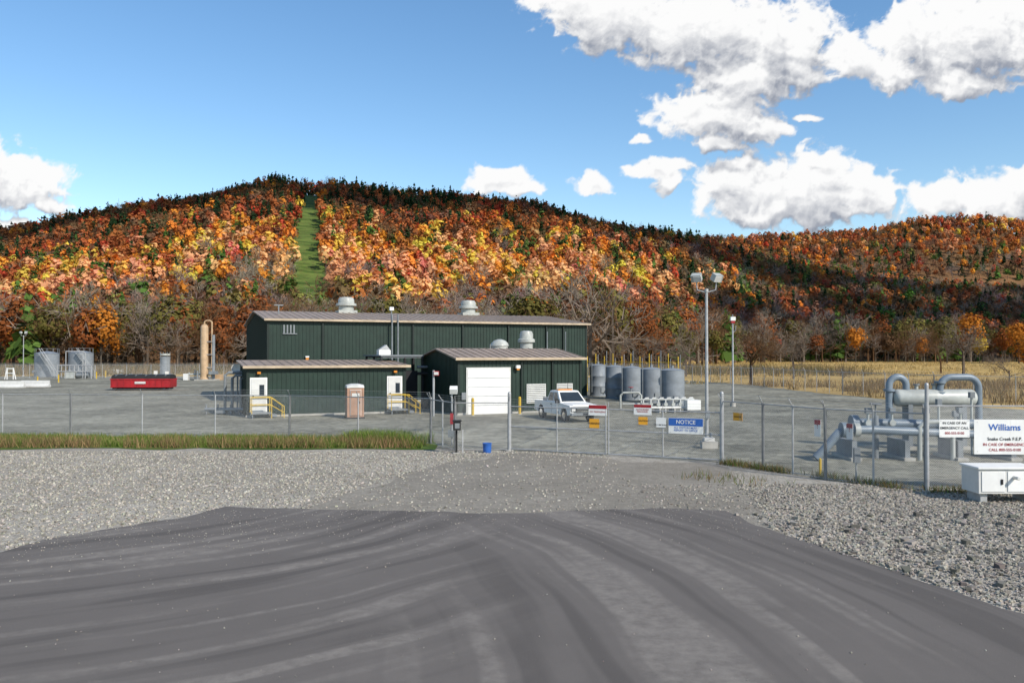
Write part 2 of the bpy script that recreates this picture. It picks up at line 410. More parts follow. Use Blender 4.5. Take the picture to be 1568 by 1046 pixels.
while Y<1120:
    sp=6.3 if Y<720 else 8.5
    if Y>740 and Y<1120: umin,umax=.2,.82
    else: umin,umax=-.82,.82
    nx=int((umax-umin)*Y/sp)
    for i in range(nx):
        y=Y+rng.uniform(-.45,.45)*sp; x=umin*Y+(i+.5+rng.uniform(-.5,.5))*sp
        px=x/y*FL+784; B=215+190*float(sm((px-900)/350.))
        if y<B-6: continue
        if clearing(np.array(x),np.array(y),6.6+rng.uniform(-1.2,2.8)): continue
        z=float(hgt(x,y)); py=540-(z-HC)/y*FL
        sil=min(np.interp(px,silA[:,0],silA[:,1]),np.interp(px,silB[:,0],silB[:,1]))
        if y>740 and py>430: continue
        v=(545-py)/(545-sil)+.05*math.sin(px*.013)+.04*math.sin(px*.031+1)
        vv=v+rng.normal()*.05
        cn=math.sin(x*.02+y*.013)+math.sin(x*.033-y*.027+2)
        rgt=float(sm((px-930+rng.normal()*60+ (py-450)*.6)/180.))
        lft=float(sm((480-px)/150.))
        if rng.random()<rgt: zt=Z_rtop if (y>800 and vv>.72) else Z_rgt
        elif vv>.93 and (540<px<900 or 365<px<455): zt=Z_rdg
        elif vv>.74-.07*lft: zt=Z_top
        elif vv>.57-.04*lft: zt=Z_mid
        elif vv>.32: zt=Z_low
        else: zt=Z_bot
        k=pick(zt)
        if cn>1.2 and zt is Z_low and rng.random()<.4: k='grey'
        st=1+.14*math.sin(x*.055+1.3)*math.sin(y*.04)
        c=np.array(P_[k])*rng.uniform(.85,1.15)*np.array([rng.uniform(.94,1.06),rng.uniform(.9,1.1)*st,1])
        h=rng.uniform(9.5,15)
        if v>.9: h=rng.uniform(7.5,17.5)
        w=h*rng.uniform(.85,1.15)
        if k=='conif' or (k=='green' and rng.random()<.5): tm=TC[rng.integers(4)]; h*=1.12; w=h*1.05
        elif k=='grey' or (k=='brown' and rng.random()<.45): tm=TB[rng.integers(5)]; w=h*1.1
        else: tm=TD[rng.integers(7)]
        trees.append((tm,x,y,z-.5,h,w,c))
    Y+=sp*.92
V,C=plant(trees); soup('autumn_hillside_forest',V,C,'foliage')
tl=[]
for i in range(400):
    px=rng.uniform(-350,1950); B=215+190*float(sm((px-900)/350.)); y=B-rng.uniform(0,32); x=XX(px,y)
    k=pick({'grey':.40,'brown':.30,'olive':.12,'rust':.10,'orange':.03,'green':.05})
    h=rng.uniform(12,20) if px<900 else rng.uniform(12,24)
    c=np.array(P_[k])*rng.uniform(.7,1.05)
    if k in('grey','brown') : tm=NB[rng.integers(3)] if rng.random()<.7 else TB[rng.integers(5)]; w=h*1.05
    elif k=='green' : tm=TC[rng.integers(4)]; w=h
    else: tm=ND[rng.integers(3)]; w=h; c=c*.75
    tl.append((tm,x,y,0,h,w,c))
for px,k,h,y in [(165,'orange',11,190),(30,'orange',12,195),(1310,'orange',18,372),(1412,'orange',12,372),(1170,'rust',24,372),(1000,'rust',15,250),(1015,'rust',13,240),(740,'orange',11,205),(1450,'olive',20,340),(1500,'yellow',12,350),(1535,'rust',15,330),(1560,'orange',18,320),(880,'olive',10,205),(350,'olive',14,200),(520,'olive',17,200),(1250,'rust',14,375),(1360,'brown',14,372)]:
    tl.append((ND[rng.integers(3)],XX(px,y),y,0,h,h,np.array(P_[k])*.68))
V,C=plant(tl); soup('valley_tree_line',V,C,'foliage')
for nm,px,y,h,k,kind in [('bare_tree',1150,112,9.8,'brown','b'),('bare_tree',1475,150,12,'grey','b'),('bare_tree',1215,135,8,'grey','b'),('bare_tree',1440,170,11,'brown','b'),('orange_maple_tree',1576,118,8,'orange','d'),('bare_tree',975,150,9,'grey','b'),('bare_tree',1050,150,10,'grey','b'),('bare_shrub',1290,112,2.6,'grey','b'),('bare_shrub',1545,112,4.5,'grey','b')]:
    tm=t_bare(int(px),6,3,1.1,3,.75) if kind=='b' else t_decid(int(px),40,34,.035,True)
    x=XX(px,y); V,C=plant([(tm,0,0,0,h,h*1.15,np.array(P_[k])*(.62))]); o=soup(nm,V,C,'foliage'); o.location=(x,y,0)

# ================= flat sheets
def sheet(name,poly,z,mat,jit=.0,seg=1.0,seed=1):
    r=np.random.default_rng(seed); pts=[]
    n=len(poly)
    for i in range(n):
        a=np.array(poly[i]);b=np.array(poly[(i+1)%n]); L=np.linalg.norm(b-a); k=max(1,min(200,int(L/seg)))
        nn=np.array([-(b-a)[1],(b-a)[0]])/max(L,1e-6)
        for j in range(k):
            p=a+(b-a)*j/k; s=(j+i*7)*seg
            if jit: p=p+nn*(r.normal()*jit*.35+jit*math.sin(s*.9+i)+jit*.6*math.sin(s*2.3))
            pts.append((p[0],p[1],z))
    me=bpy.data.meshes.new(name); bm=bmesh.new(); vs=[bm.verts.new(p) for p in pts]; f=bm.faces.new(vs)
    if f.normal.z<0: f.normal_flip()
    bmesh.ops.triangulate(bm,faces=[f]); bmesh.ops.recalc_face_normals(bm,faces=bm.faces)
    if sum(f.normal.z for f in bm.faces)<0: bmesh.ops.reverse_faces(bm,faces=bm.faces)
    bm.to_mesh(me); bm.free(); me.materials.append(M[mat])
    o=bpy.data.objects.new(name,me); bpy.context.scene.collection.objects.link(o)
yard=[(-160,-40),(60,-40),(60,44),G(1700,632),G(1568,628),G(1420,618),G(1270,603),G(1150,590),G(1060,583),G(900,578),(-40,150),(-160,150)]
sheet('yard_gravel_ground',yard,.004,'yard',.3,2.5)
fore=[(-60,-30),(40,-30),(40,25.3),G(1568,757),G(1416,752),G(1260,735),G(1105,708),G(945,697),G(780,690),G(660,686),G(400,686),G(0,687),G(-400,687),(-70,36)]
sheet('crushed_stone_ground',fore,.008,'gravel',.12,1.0)
drive=[G(790,694),G(1100,712),G(1130,745),G(1180,800),(6,18),(-6,18),G(420,800),G(560,745),G(700,705)]
sheet('driveway',drive,.012,'drive',.35,.8,3)
asp=[(-60,14),(-22,16.3),G(0,845),G(130,815),G(290,790),G(350,775),G(540,781),G(730,786),G(1000,779),G(1110,782),G(1230,830),G(1400,885),G(1568,940),(14,11),(45,6),(45,-30),(-60,-30)]
sheet('asphalt_road',asp,.016,'asphalt',.09,.35,5)

def stones(name,n,sampler,smin,smax,base,z):
    base=np.array(base)
    P=sampler(n); m=len(P); s=rng.uniform(smin,smax,(m,1))*rng.uniform(.5,1,(m,1))
    cube=np.array([[-1,-1,-1],[1,-1,-1],[-1,1,-1],[1,1,-1],[-1,-1,1],[1,-1,1],[-1,1,1],[1,1,1]],float)
    vv=cube[None]*rng.uniform(.45,1.0,(m,8,1))*np.array([1,1,.65])*s[:,None,:]*.5+rng.normal(size=(m,8,3))*s[:,None,:]*.08
    a=rng.uniform(0,6.28,m); c_,s_=np.cos(a)[:,None],np.sin(a)[:,None]
    x=vv[:,:,0]*c_-vv[:,:,1]*s_; y=vv[:,:,0]*s_+vv[:,:,1]*c_
    vv[:,:,0]=x+P[:,0:1]; vv[:,:,1]=y+P[:,1:2]; vv[:,:,2]+=z+s*.22
    F=np.array([(0,2,3,1),(4,5,7,6),(0,1,5,4),(2,6,7,3),(0,4,6,2),(1,3,7,5)])
    V=vv[:,F.ravel(),:].reshape(-1,3); c=base*rng.uniform(.5,1.3,(m,1))*(1+rng.normal(size=(m,3))*.03); C=np.repeat(c,24,0)
    soup(name,V,C,'stone')
def inpoly(P,poly):
    x,y=P[:,0],P[:,1]; ins=np.zeros(len(P),bool); n=len(poly); j=n-1
    for i in range(n):
        xi,yi=poly[i];xj,yj=poly[j]
        c=((yi>y)!=(yj>y))&(x<(xj-xi)*(y-yi)/((yj-yi) or 1e-9)+xi); ins^=c; j=i
    return ins
def s_gravel(x0,x1,y0,y1):
    def f(n):
        P=np.stack([rng.uniform(x0,x1,n),rng.uniform(y0,y1,n)],1); g=inpoly(P,fore)&~inpoly(P,asp)
        d=inpoly(P,drive)&(rng.random(n)<.8); return P[g&~d]
    return f
stones('loose_gravel',42000,s_gravel(4,20,12,27),.03,.095,(.36,.325,.275),.012)
stones('loose_gravel',45000,s_gravel(-26,4,17,36),.03,.085,(.41,.375,.315),.012)
def s_rock(n):
    P=np.stack([rng.uniform(5,14,n),rng.uniform(13,22,n)],1); return P[~inpoly(P,asp)]
stones('scattered_rocks',420,s_rock,.1,.22,(.25,.23,.20),.012)
def s_edge(n):
    P=np.stack([rng.uniform(-22,14,n),rng.uniform(9,23.5,n)],1); g=inpoly(P,asp)
    pr=np.exp(-(22.5-np.abs(P[:,0]-1)*.35-P[:,1])/1.6); return P[g&(rng.random(n)<np.clip(pr,.05,1)*.5)]
stones('road_grit',30000,s_edge,.012,.032,(.38,.345,.295),.018)

def blades(name,P,h,w,cols,z=0,lean=.35):
    n=len(P); a=rng.uniform(0,6.28,n); d=np.stack([np.cos(a),np.sin(a),0*a],1); hh=h*rng.uniform(.4,1.2,(n,1))
    b=np.stack([P[:,0],P[:,1],np.full(n,z)],1); t=b+np.concatenate([rng.normal(size=(n,2))*lean*hh,hh],1)
    ww=w*rng.uniform(.6,1.4,(n,1)); V=np.stack([b-d*ww,b+d*ww,t+d*ww*.25,t-d*ww*.25],1)
    cols=np.array(cols); ci=rng.integers(len(cols),size=n); c=cols[ci]*rng.uniform(.7,1.3,(n,1)); soup(name,V,np.repeat(c,4,0),'foliage')
def strip(n,P,Q,wid,clump=True):
    t=rng.random(n); P=np.array(P);Q=np.array(Q); d=Q-P; nn=np.array([-d[1],d[0]])/np.linalg.norm(d)
    L=np.linalg.norm(d)
    o=rng.uniform(-1,1,n)*wid
    keep=(np.sin(t*L*1.3)+np.sin(t*L*.47+2)+np.sin(t*L*3.1+o*2)+rng.normal(size=n)*.9)>-1.0 if clump else np.ones(n,bool)
    return (P+d*t[:,None]+nn*o[:,None])[keep]
def clumps(nc,per,x0,x1,y0,y1,r,poly=None):
    c=np.stack([rng.uniform(x0,x1,nc),rng.uniform(y0,y1,nc)],1); p=np.repeat(c,per,0); p=p+rng.normal(size=p.shape)*r*rng.uniform(.4,1.3,(len(p),1)); return p
A0=G(-420,675);A1=G(655,679)
sheet('grass_verge_ground',[G(-420,687),G(300,688),G(660,689),G(668,676),G(420,668),G(-420,664)],.020,'hgrass',.3,1.2,9)
gl=strip(60000,A0,A1,2.1); blades('grass_verge',gl,.26,.012,[(.10,.17,.03),(.15,.21,.045),(.32,.26,.11),(.13,.19,.035),(.09,.15,.025),(.22,.23,.07)],.02)
blades('tall_dry_weeds',strip(9000,G(-420,683),G(655,684),.8),.48,.012,[(.36,.24,.12),(.28,.17,.09),(.18,.12,.06),(.15,.17,.05)],.02)
blades('green_weeds',strip(7000,G(540,675),G(650,680),1.0),.5,.014,[(.11,.19,.03),(.18,.25,.05),(.22,.22,.08)],.02)
blades('fence_line_weeds',np.concatenate([strip(2600,G(1105,710),G(1416,753),.35),strip(1200,G(1416,753),G(1700,760),.3),strip(260,G(1050,728),G(1200,745),.9)]),.22,.010,[(.12,.17,.04),(.26,.18,.08),(.15,.12,.06)],.012)
bp=clumps(300,60,27,110,64,112,.9); bp=bp[~inpoly(bp,yard)]
blades('field_edge_brush',bp,.95,.028,[(.30,.20,.10),(.20,.13,.07),(.14,.11,.05),(.36,.26,.13)],0,.3)
bp=clumps(500,40,24,190,105,345,1.6)
blades('field_grass',bp,.5,.07,[(.55,.38,.15),(.42,.28,.11),(.6,.44,.19),(.26,.2,.08)],0,.4)
blades('yard_back_brush',clumps(420,50,-120,70,152,195,1.4),1.8,.045,[(.28,.20,.11),(.20,.15,.08),(.14,.13,.05)],0,.25)

# ================= buildings
TH=rad(23); cT,sT=math.cos(TH),math.sin(TH)
def building(name,P,L,D,he,hr,ridge='mid',oh=.3,rib=.3):
    w=MB();r=MB();tr=MB()
    if ridge=='mid': prof=[(0,0),(D,0),(D,he),(D/2,hr),(0,he)]
    else: prof=[(0,0),(D,0),(D,hr),(0,he)]
    w.prism(prof,0,L,'green','X')
    x=.12
    while x<L-.06:
        w.b2(x,x+.06,-.035,-.002,.05,he-.05,'green'); x+=rib
    y=.12
    def top(y): return (he+(hr-he)*(y/(D/2) if y<D/2 else 2-y/(D/2))) if ridge=='mid' else he+(hr-he)*y/D
    while y<D:
        for xx0,xx1 in((-.035,-.002),(L+.002,L+.035)): w.b2(xx0,xx1,y,y+.06,.05,top(y)-.08,'green')
        y+=rib
    t=.12
    if ridge=='mid':
        sl=(hr-he)/(D/2)
        r.prism([(-oh,he-oh*sl+.02),(D/2,hr+.02),(D/2,hr+t),(-oh,he-oh*sl+t)],-oh,L+oh,'tanroof','X')
        r.prism([(D/2+.002,hr+.02),(D+oh,he-oh*sl+.02),(D+oh,he-oh*sl+t),(D/2+.002,hr+t)],-oh,L+oh,'tanroof','X')
        e=he-oh*sl
    else:
        sl=(hr-he)/D; e=he-oh*sl
        r.prism([(-oh,e+.02),(D+oh,hr+oh*sl+.02),(D+oh,hr+oh*sl+t),(-oh,e+t)],-oh,L+oh,'tanroof','X')
    x=-oh+.3
    while x<L+oh-.1:
        dd=D/2 if ridge=='mid' else D
        r.prism([(-oh,e+t+.002),(dd,hr+t+.002),(dd,hr+t+.04),(-oh,e+t+.04)],x,x+.04,'tanroof','X'); x+=.6
    tr.b2(-oh-.02,L+oh+.02,-oh-.12,-oh-.003,e-.03,e+t+.02,'trim')
    w.b2(-.06,.12,-.06,-.037,0,he-.1,'dgreen'); w.b2(L-.12,L+.06,-.06,-.037,0,he-.1,'dgreen')
    tr.b2(-.1,L+.1,-.09,-.062,0,.14,'conc')
    return w,r,tr
PB=(-20.1,68.0); L=29.6
w,r,tr=building('b',PB,L,18,6.99,8.04)
def lx(px,P): return ray_seg(px,P,(P[0]+cT,P[1]+sT))
det=MB()
for px in(494,632,708,778,836,862):
    x=lx(px,PB); det.b2(x-.07,x+.07,-.16,-.04,.1,6.8,'dgreen')
x=lx(443,PB)
for i in range(4): det.b2(x-.5+i*.27,x-.38+i*.27,-.10,-.04,5.9,6.6,'grey')
det.b2(x-.55,x+.62,-.12,-.04,5.82,5.9,'grey')
for px in(598,607):
    x=lx(px,PB); det.cyl((x,-.5,3.2),(x,-.5,7.6),.07,'grey'); 
x=lx(470,PB); det.box(x,-.15,3.7,.25,.2,.35,'amber'); det.box(x,-.15,3.95,.3,.25,.12,'white')
x=lx(598,PB); det.cyl((x,-.3,7),(x,-.3,8),.06,'grey'); det.box(x,-.3,8.1,.35,.3,.3,'white')
vents=MB()
def gvent(m,x,y,z,r,h,k='lgrey'):
    m.box(x,y,z+.15,r*2.1,r*2.1,.5,k)
    m.rev([(r*.85,.3),(r*.85,h*.5),(r*1.15,h*.5),(r*1.15,h*.62),(r*.9,h*.66),(r*.9,h*.85),(r*.75,h*.97),(r*.3,h)],k,(x,y,z))
for px in(530,717):
    yy=9.2; P2=(PB[0]-sT*yy,PB[1]+cT*yy); x=lx(px,P2); gvent(vents,x,yy,7.95,.85,1.7,'lgrey')
vents.cyl((1.5,5,7.4),(1.5,5,8.5),.06,'grey'); vents.box(1.5,5,8.5,.8,.1,.1,'grey')
group('compressor_building',(PB[0],PB[1],0),TH,{'walls':w,'roof':r,'eave_trim':tr,'wall_fittings':det,'roof_vents':vents})
def doorset(d,x,y=-.04,z0=.4,h=2.15,wd=.95,side=1):
    d.b2(x-wd/2-.08,x+wd/2+.08,y-.05,y,z0-.3,z0+h+.08,'white')
    d.b2(x-wd/2,x+wd/2,y-.09,y-.052,z0,z0+h,'offw')
    d.b2(x+.05,x+.36,y-.11,y-.092,z0+1.05,z0+1.75,'glass'); d.b2(x-.38,x-.3,y-.15,y-.092,z0+.95,z0+1.05,'dark')
    d.b2(x-.6,x+.75,y-1.3,y-.095,z0-.12,z0-.05,'grey')
    d.b2(x+.75,x+1.05,y-1.25,y-.2,.08,z0-.16,'grey')
    for yy in(y-1.28,y-.25):
        d.tube([(x-.55,yy,z0-.1),(x-.55,yy,z0+.95),(x+.7,yy,z0+.95),(x+1.5,yy,.75),(x+1.5,yy,0)],.03,'yellow',6)
        d.tube([(x-.55,yy,z0+.45),(x+.7,yy,z0+.45),(x+1.5,yy,.35)],.025,'yellow',6)
        d.cyl((x+.7,yy,0),(x+.7,yy,z0+.95),.03,'yellow')
    for xx in(x-.5,x+.65): d.cyl((xx,y-1.2,0),(xx,y-1.2,z0-.1),.04,'grey')
PL=(-17.6,55.0); L2=10.8
w,r,tr=building('l',PL,L2,5.0,3.3,3.62,'mono')
d=MB()
for px in(396,604):
    x=lx(px,PL); doorset(d,x); d.box(x,-.2,2.95,.22,.3,.14,'amber')
group('control_building',(PL[0],PL[1],0),TH,{'walls':w,'roof':r,'eave_trim':tr,'doors_and_steps':d})
PG=(-3.7,57.0); L3=9.5
w,r,tr=building('g',PG,L3,8.7,3.85,4.5)
d=MB()
x0,x1=lx(716,PG),lx(779,PG)
d.b2(x0-.12,x1+.12,-.085,-.04,0,3.27,'offw'); 
for i in range(5): d.b2(x0,x1,-.115,-.088,.02+i*.63,.02+i*.63+.60,'white')
for i in range(4): d.b2(x0,x1,-.10,-.0881,.625+i*.63,.645+i*.63,'grey')
lou=MB()
for pa,pb,za,zb in((807,834,.75,2.0),(853,875,1.55,2.0)):
    xa,xb=lx(pa,PG),lx(pb,PG); lou.b2(xa-.06,xb+.06,-.08,-.04,za-.06,zb+.06,'offw')
    z=za
    while z<zb-.05: lou.box((xa+xb)/2,-.13,z+.06,xb-xa,.12,.03,'white',rx=rad(-35)); z+=.13
for px in(798,845):
    xx=lx(px,PG); d.b2(xx-.05,xx+.05,-.14,-.04,.1,3.7,'dgreen')
xx=lx(791,PG); d.box(xx,-.2,3.3,.3,.3,.22,'white'); d.box(xx,-.22,3.12,.2,.2,.1,'amber')
xx=lx(709,PG); d.box(xx,-.12,1.3,.3,.14,.5,'grey')
v=MB()
P2=(PG[0]-sT*6.5,PG[1]+cT*6.5)
xx=lx(765,P2); v.rev([(.66,-.3),(.66,.55),(.74,.57),(.66,.80),(.44,1.0),(.15,1.1)],'lgrey',(xx,6.5,4.25))
xx=lx(806,P2); gvent(v,xx,6.5,4.2,.6,1.85,'lgrey')
xx=lx(740,P2); v.cyl((xx,5,4.3),(xx,5,4.95),.05,'grey')
for px in(838,866): xx=lx(px,P2); v.cyl((xx,6.5,3.8),(xx,6.5,6.0),.04,'grey')
group('garage_building',(PG[0],PG[1],0),TH,{'walls':w,'roof':r,'eave_trim':tr,'roller_door':d,'louvre_vents':lou,'roof_vents':v})
for px in(717,788):
    t=lx(px,PG); p=(PG[0]+cT*t+sT*.9,PG[1]+sT*t-cT*.9)
    m=MB(); m.cyl((0,0,0),(0,0,1.15),.1,'yellow',n=14); m.rev([(.1,1.15),(.08,1.2),(.03,1.23)],'yellow',n=14); m.cyl((0,0,0),(0,0,.04),.17,'conc'); m.obj('safety_bollard',None,(p[0],p[1],0))
m=MB()
for i,(x,z) in enumerate([(0,3.5),(.5,3.5),(1.0,3.3)]):
    m.tube([(x,0,0),(x,0,z-.3),(x,.3,z),(x,6.5,z)],.09,'grey',8)
for y in(0.6,3,5.5): m.b2(-.6,-.45,y,y+.15,0,4,'dark'); m.b2(2.6,2.75,y,y+.15,0,4,'dark'); m.b2(-.6,2.75,y,y+.15,3.9,4.02,'grey')
m.b2(-.6,2.75,.5,6.5,4.02,4.12,'grey'); m.b2(-.5,.4,1.5,2.3,4.12,4.5,'white'); m.prism([(-.5,4.5),(.4,4.5),(.1,4.9)],1.6,2.2,'galv')
m.b2(1.2,2.4,1,2.4,0,2.9,'dark'); m.tube([(2.2,.4,2.7),(3.6,.4,2.7),(4.0,.4,2.6)],.12,'black',8); m.tube([(2.2,.4,3.2),(4.6,.4,3.2)],.10,'grey',8)
m.box(3.2,.3,2.6,.3,.2,.3,'red')
m.obj('pipe_rack',None,(XX(598,62),62,0),TH)
m=MB()
for i,(x,z) in enumerate([(0,2.9),(.5,2.7),(1.1,2.6)]):
    m.tube([(x,0,0),(x,0,z-.2),(x+.2,.1,z),(x+1.6,.6,z)],.10,'grey',10)
    m.cyl((x,0,1.2),(x,0,1.3),.2,'grey',n=12)
m.b2(-.5,.2,-.6,0,.1,.3,'grey'); m.tube([(-1.3,-.3,.35),(1.6,-.3,.35)],.12,'grey',10)
for x in(-1.2,-.4,.5,1.4): m.cyl((x,-.3,0),(x,-.3,.7),.06,'grey')
m.obj('gas_piping_skid',None,(XX(345,58),58,0),0)
m=MB(); m.cyl((0,0,0),(0,0,2.8),.06,'grey'); m.rev([(.05,0),(.34,-.12),(.37,-.17),(.35,-.17),(.27,-.08),(.03,.05)],'offw',(0,-.1,3.15),'Y',24); m.cyl((0,0,2.8),(0,0,3.2),.05,'grey')
m.obj('satellite_dish',None,(XX(364,60),60,0),0)

m=MB(); m.b2(-.55,.55,-.55,.55,.08,2.0,'toilet')
m.b2(-.6,.6,-.6,.6,0,.1,'dark'); m.b2(-.36,.36,-.60,-.553,.2,1.88,'offw'); m.b2(-.33,.33,-.63,-.602,.22,1.85,'toilet')
m.rev([(.80,0),(.78,.08),(.6,.18),(.25,.26)],'offw',(0,0,2.0),n=24)
for v_ in range(len(m.v)-96,len(m.v)):
    x,y,z=m.v[v_]; m.v[v_]=(max(-.58,min(.58,x)),max(-.58,min(.58,y)),z)
for x in(-.5,.5): m.b2(x-.04,x+.04,-.58,-.552,.1,1.98,'toilet')
m.b2(-.25,.25,-.645,-.632,1.4,1.65,'offw'); m.cyl((.35,.35,1.9),(.35,.35,2.5),.05,'dark'); m.b2(.22,.28,-.66,-.632,1.0,1.12,'dark')
x,y=G(543,640); m.obj('portable_toilet',None,(x,y,0),rad(18),.015)

def pickup():
    b=MB(); W=.96
    def arch(cx,r=.49,n=10): return [(cx+r*math.cos(math.pi*i/n),.42+r*math.sin(math.pi*i/n)) for i in range(n+1)]
    prof=[(2.7,.55),(2.68,.95),(2.55,1.06),(1.15,1.16),(-.95,1.16),(-2.75,1.16),(-2.75,.55),(-2.2,.45)]+[p for p in reversed(arch(-1.7))]+[(-1.1,.42),(1.1,.42)]+[p for p in reversed(arch(1.75))]+[(2.4,.45)]
    b.prism(prof,-W,-W+.25,'white'); b.prism(prof,W-.25,W,'white')
    b.b2(1.05,2.6,-.7,.7,.6,1.04,'white'); b.prism([(1.1,1.0),(1.1,1.18),(2.5,1.09),(2.64,.98),(2.6,.9)],-.705,.705,'white')
    b.b2(-.95,1.1,-.7,.7,.45,1.15,'white'); b.b2(-2.7,-.95,-.7,.7,.55,.7,'dark'); b.b2(-2.75,-2.68,-.71,.71,.6,1.14,'white'); b.b2(-1.0,-.93,-.71,.71,.6,1.2,'white')
    def loft(lo,hi,k):
        b.add([(x,y,z) for x,y,z in lo+hi],[(0,1,5,4),(1,2,6,5),(2,3,7,6),(3,0,4,7),(4,5,6,7),(3,2,1,0)],k)
    lo=[(1.2,-.9,1.15),(1.2,.9,1.15),(-.95,.9,1.15),(-.95,-.9,1.15)]; hi=[(.45,-.72,1.82),(.45,.72,1.82),(-.75,.72,1.82),(-.75,-.72,1.82)]
    loft(lo,hi,'white'); hi2=[(.35,-.68,1.87),(.35,.68,1.87),(-.65,.68,1.87),(-.65,-.68,1.87)]; loft(hi,hi2,'white')
    g=MB()
    def lerp(a,b_,t): return tuple(a[i]+(b_[i]-a[i])*t for i in range(3))
    def win(a,b_,c,d_,u0,u1,v0,v1,off):
        def P(u,v): p=lerp(lerp(a,b_,u),lerp(d_,c,u),v); return (p[0]+off[0],p[1]+off[1],p[2]+off[2])
        g.add([P(u0,v0),P(u1,v0),P(u1,v1),P(u0,v1)],[(0,1,2,3)],'glass')
    win(lo[0],lo[1],hi[1],hi[0],.06,.94,.10,.92,(.012,0,.012))
    win(lo[3],lo[2],hi[2],hi[3],.1,.9,.2,.9,(-.012,0,.008))
    for s,(i,j) in((-1,(0,3)),(1,(1,2))):
        a,b_,c,d_=lo[i],lo[j],hi[j],hi[i]; win(a,b_,c,d_,.14,.47,.12,.9,(0,s*.012,.004)); win(a,b_,c,d_,.53,.93,.12,.9,(0,s*.012,.004))
    f=MB()
    f.b2(2.69,2.74,-.55,.55,.66,.98,'dark'); 
    for i in range(3): f.b2(2.742,2.765,-.56,.56,.68+i*.12,.73+i*.12,'chrome')
    for s in(-1,1): f.b2(2.64,2.73,s*.76-.17,s*.76+.17,.68,.98,'glass'); f.b2(2.732,2.745,s*.76-.13,s*.76+.13,.72,.94,'offw'); f.box(1.05,s*1.08,1.25,.12,.22,.26,'dark'); f.cyl((1.05,s*.9,1.2),(1.05,s*1.08,1.2),.02,'dark')
    f.b2(2.66,2.86,-.95,.95,.45,.62,'grey'); f.b2(2.862,2.87,-.18,.18,.48,.6,'dark'); f.b2(-2.9,-2.76,-.9,.9,.5,.66,'chrome')
    for s in(-1,1):
        f.b2(-.02,.0,s*.963-.002,s*.963+.002,.5,1.14,'dark'); f.b2(-2.77,-2.752,s*.85-.08,s*.85+.08,.75,1.05,'red')
        f.b2(-.2,-.05,s*.975-.01,s*.975+.01,1.0,1.04,'dark'); f.b2(.9,1.0,s*.97-.006,s*.97+.006,.5,.62,'dark')
    f.b2(-.35,.0,-.5,.5,1.875,1.95,'amber'); f.cyl((-.9,.6,1.8),(-.9,.6,2.4),.012,'dark')
    f.b2(-2.2,-1.1,-.6,.6,1.0,1.35,'galv')
    wh=MB()
    for x in(1.75,-1.7):
        for s in(-1,1):
            wh.rev([(.2,-.12),(.37,-.13),(.40,-.08),(.40,.08),(.37,.13),(.2,.12)],'black',(x,s*.84,.40),'Y',24)
            wh.rev([(.03,-.02),(.2,-.0),(.22,.0),(.22,.02)] ,'chrome',(x,s*(.84+.125),.40),'Y',18)
        wh.cyl((x,-.8,.4),(x,.8,.4),.06,'dark')
    wh.b2(-2.3,2.3,-.45,.45,.35,.5,'dark')
    return {'body':b,'windows':g,'fittings':f,'wheels':wh}
x,y=G(868,645); e=group('pickup_truck',(x,y+1.5,0),rad(-68),pickup())

def tank(r,h,rail=True):
    m=MB(); m.rev([(r*1.04,0),(r*1.04,.1),(r,.12),(r,h*.33),(r*1.012,h*.335),(r,h*.34),(r,h*.66),(r*1.012,h*.665),(r,h*.67),(r,h),(r*1.02,h+.02),(r*.6,h+.14),(r*.1,h+.2)],'tank',n=28)
    m.cyl((0,0,h+.15),(0,0,h+.4),.12,'grey'); m.cyl((-r-.05,-r*.5,.4),(-r-.05,-r*.5,h+.3),.04,'grey')
    m.box(.2,-r-.02,.6,.5,.1,.5,'grey'); m.cyl((.45*r,-r,.5),(.45*r,-r-.35,.5),.06,'grey')
    return m
for px,py,r,h in[(917,607,.80,3.0),(943,611,.86,2.95),(969,613,.90,2.9),(1000,617,.92,2.85),(1033,622,.97,2.85)]:
    x,y=G(px,py); tank(r,h,False).obj('storage_tank',None,(x,y+r,0),rad(rng.uniform(-20,20)))
m=MB()
for i in range(11):
    x=-4.5+i*.85; m.cyl((x,-x*.9,0),(x,-x*.9,3.9+.3*(i%2)),.045,'yellow'); m.cyl((x+.3,-x*.9+.4,2.6),(x+.3,-x*.9+.4,3.7+.4*(i%3)),.045,'grey')
m.tube([(-4.5,4.05,3.3),(4,-3.6,3.3)],.03,'yellow',6)
m.add([(-4.5,3.8,2.7),(4,-3.9,2.7),(4,-3.1,2.7),(-4.5,4.7,2.7)],[(0,1,2,3)],'grey')
x,y=G(972,603); m.obj('tank_catwalk',None,(x,y+1,0))
m=MB()
for i in range(7):
    x=i*.55; m.tube([(x,0,0),(x,0,.9),(x+.15,0,1.05),(x+.4,0,1.05)],.05,'offw',8); m.cyl((x,-.1,.6),(x,.1,.6),.14,'lgrey')
m.cyl((-.2,0,.35),(4,0,.35),.09,'offw'); m.cyl((-.2,.6,.9),(4,.6,.9),.07,'lgrey')
for i in range(4): m.b2(i*1.1,i*1.1+.1,-.3,.9,0,.3,'conc')
m.b2(3.1,4.1,-.5,.3,.2,.9,'white')
x,y=G(985,632); m.obj('valve_manifold',None,(x,y,0),rad(8))
m=MB(); m.tube([(0,0,0),(0,0,1.0),(.2,0,1.2),(1.4,0,1.2),(1.6,0,1.0),(1.6,0,0)],.08,'lgrey',10); m.cyl((.8,0,1.2),(.8,0,1.6),.05,'grey'); m.rev([(.2,0),(.2,.04)],'red',(.8,0,1.6)); m.cyl((.2,.4,.3),(2.3,.4,.3),.08,'lgrey')
x,y=G(950,625); m.obj('valve_piping',None,(x,y,0))

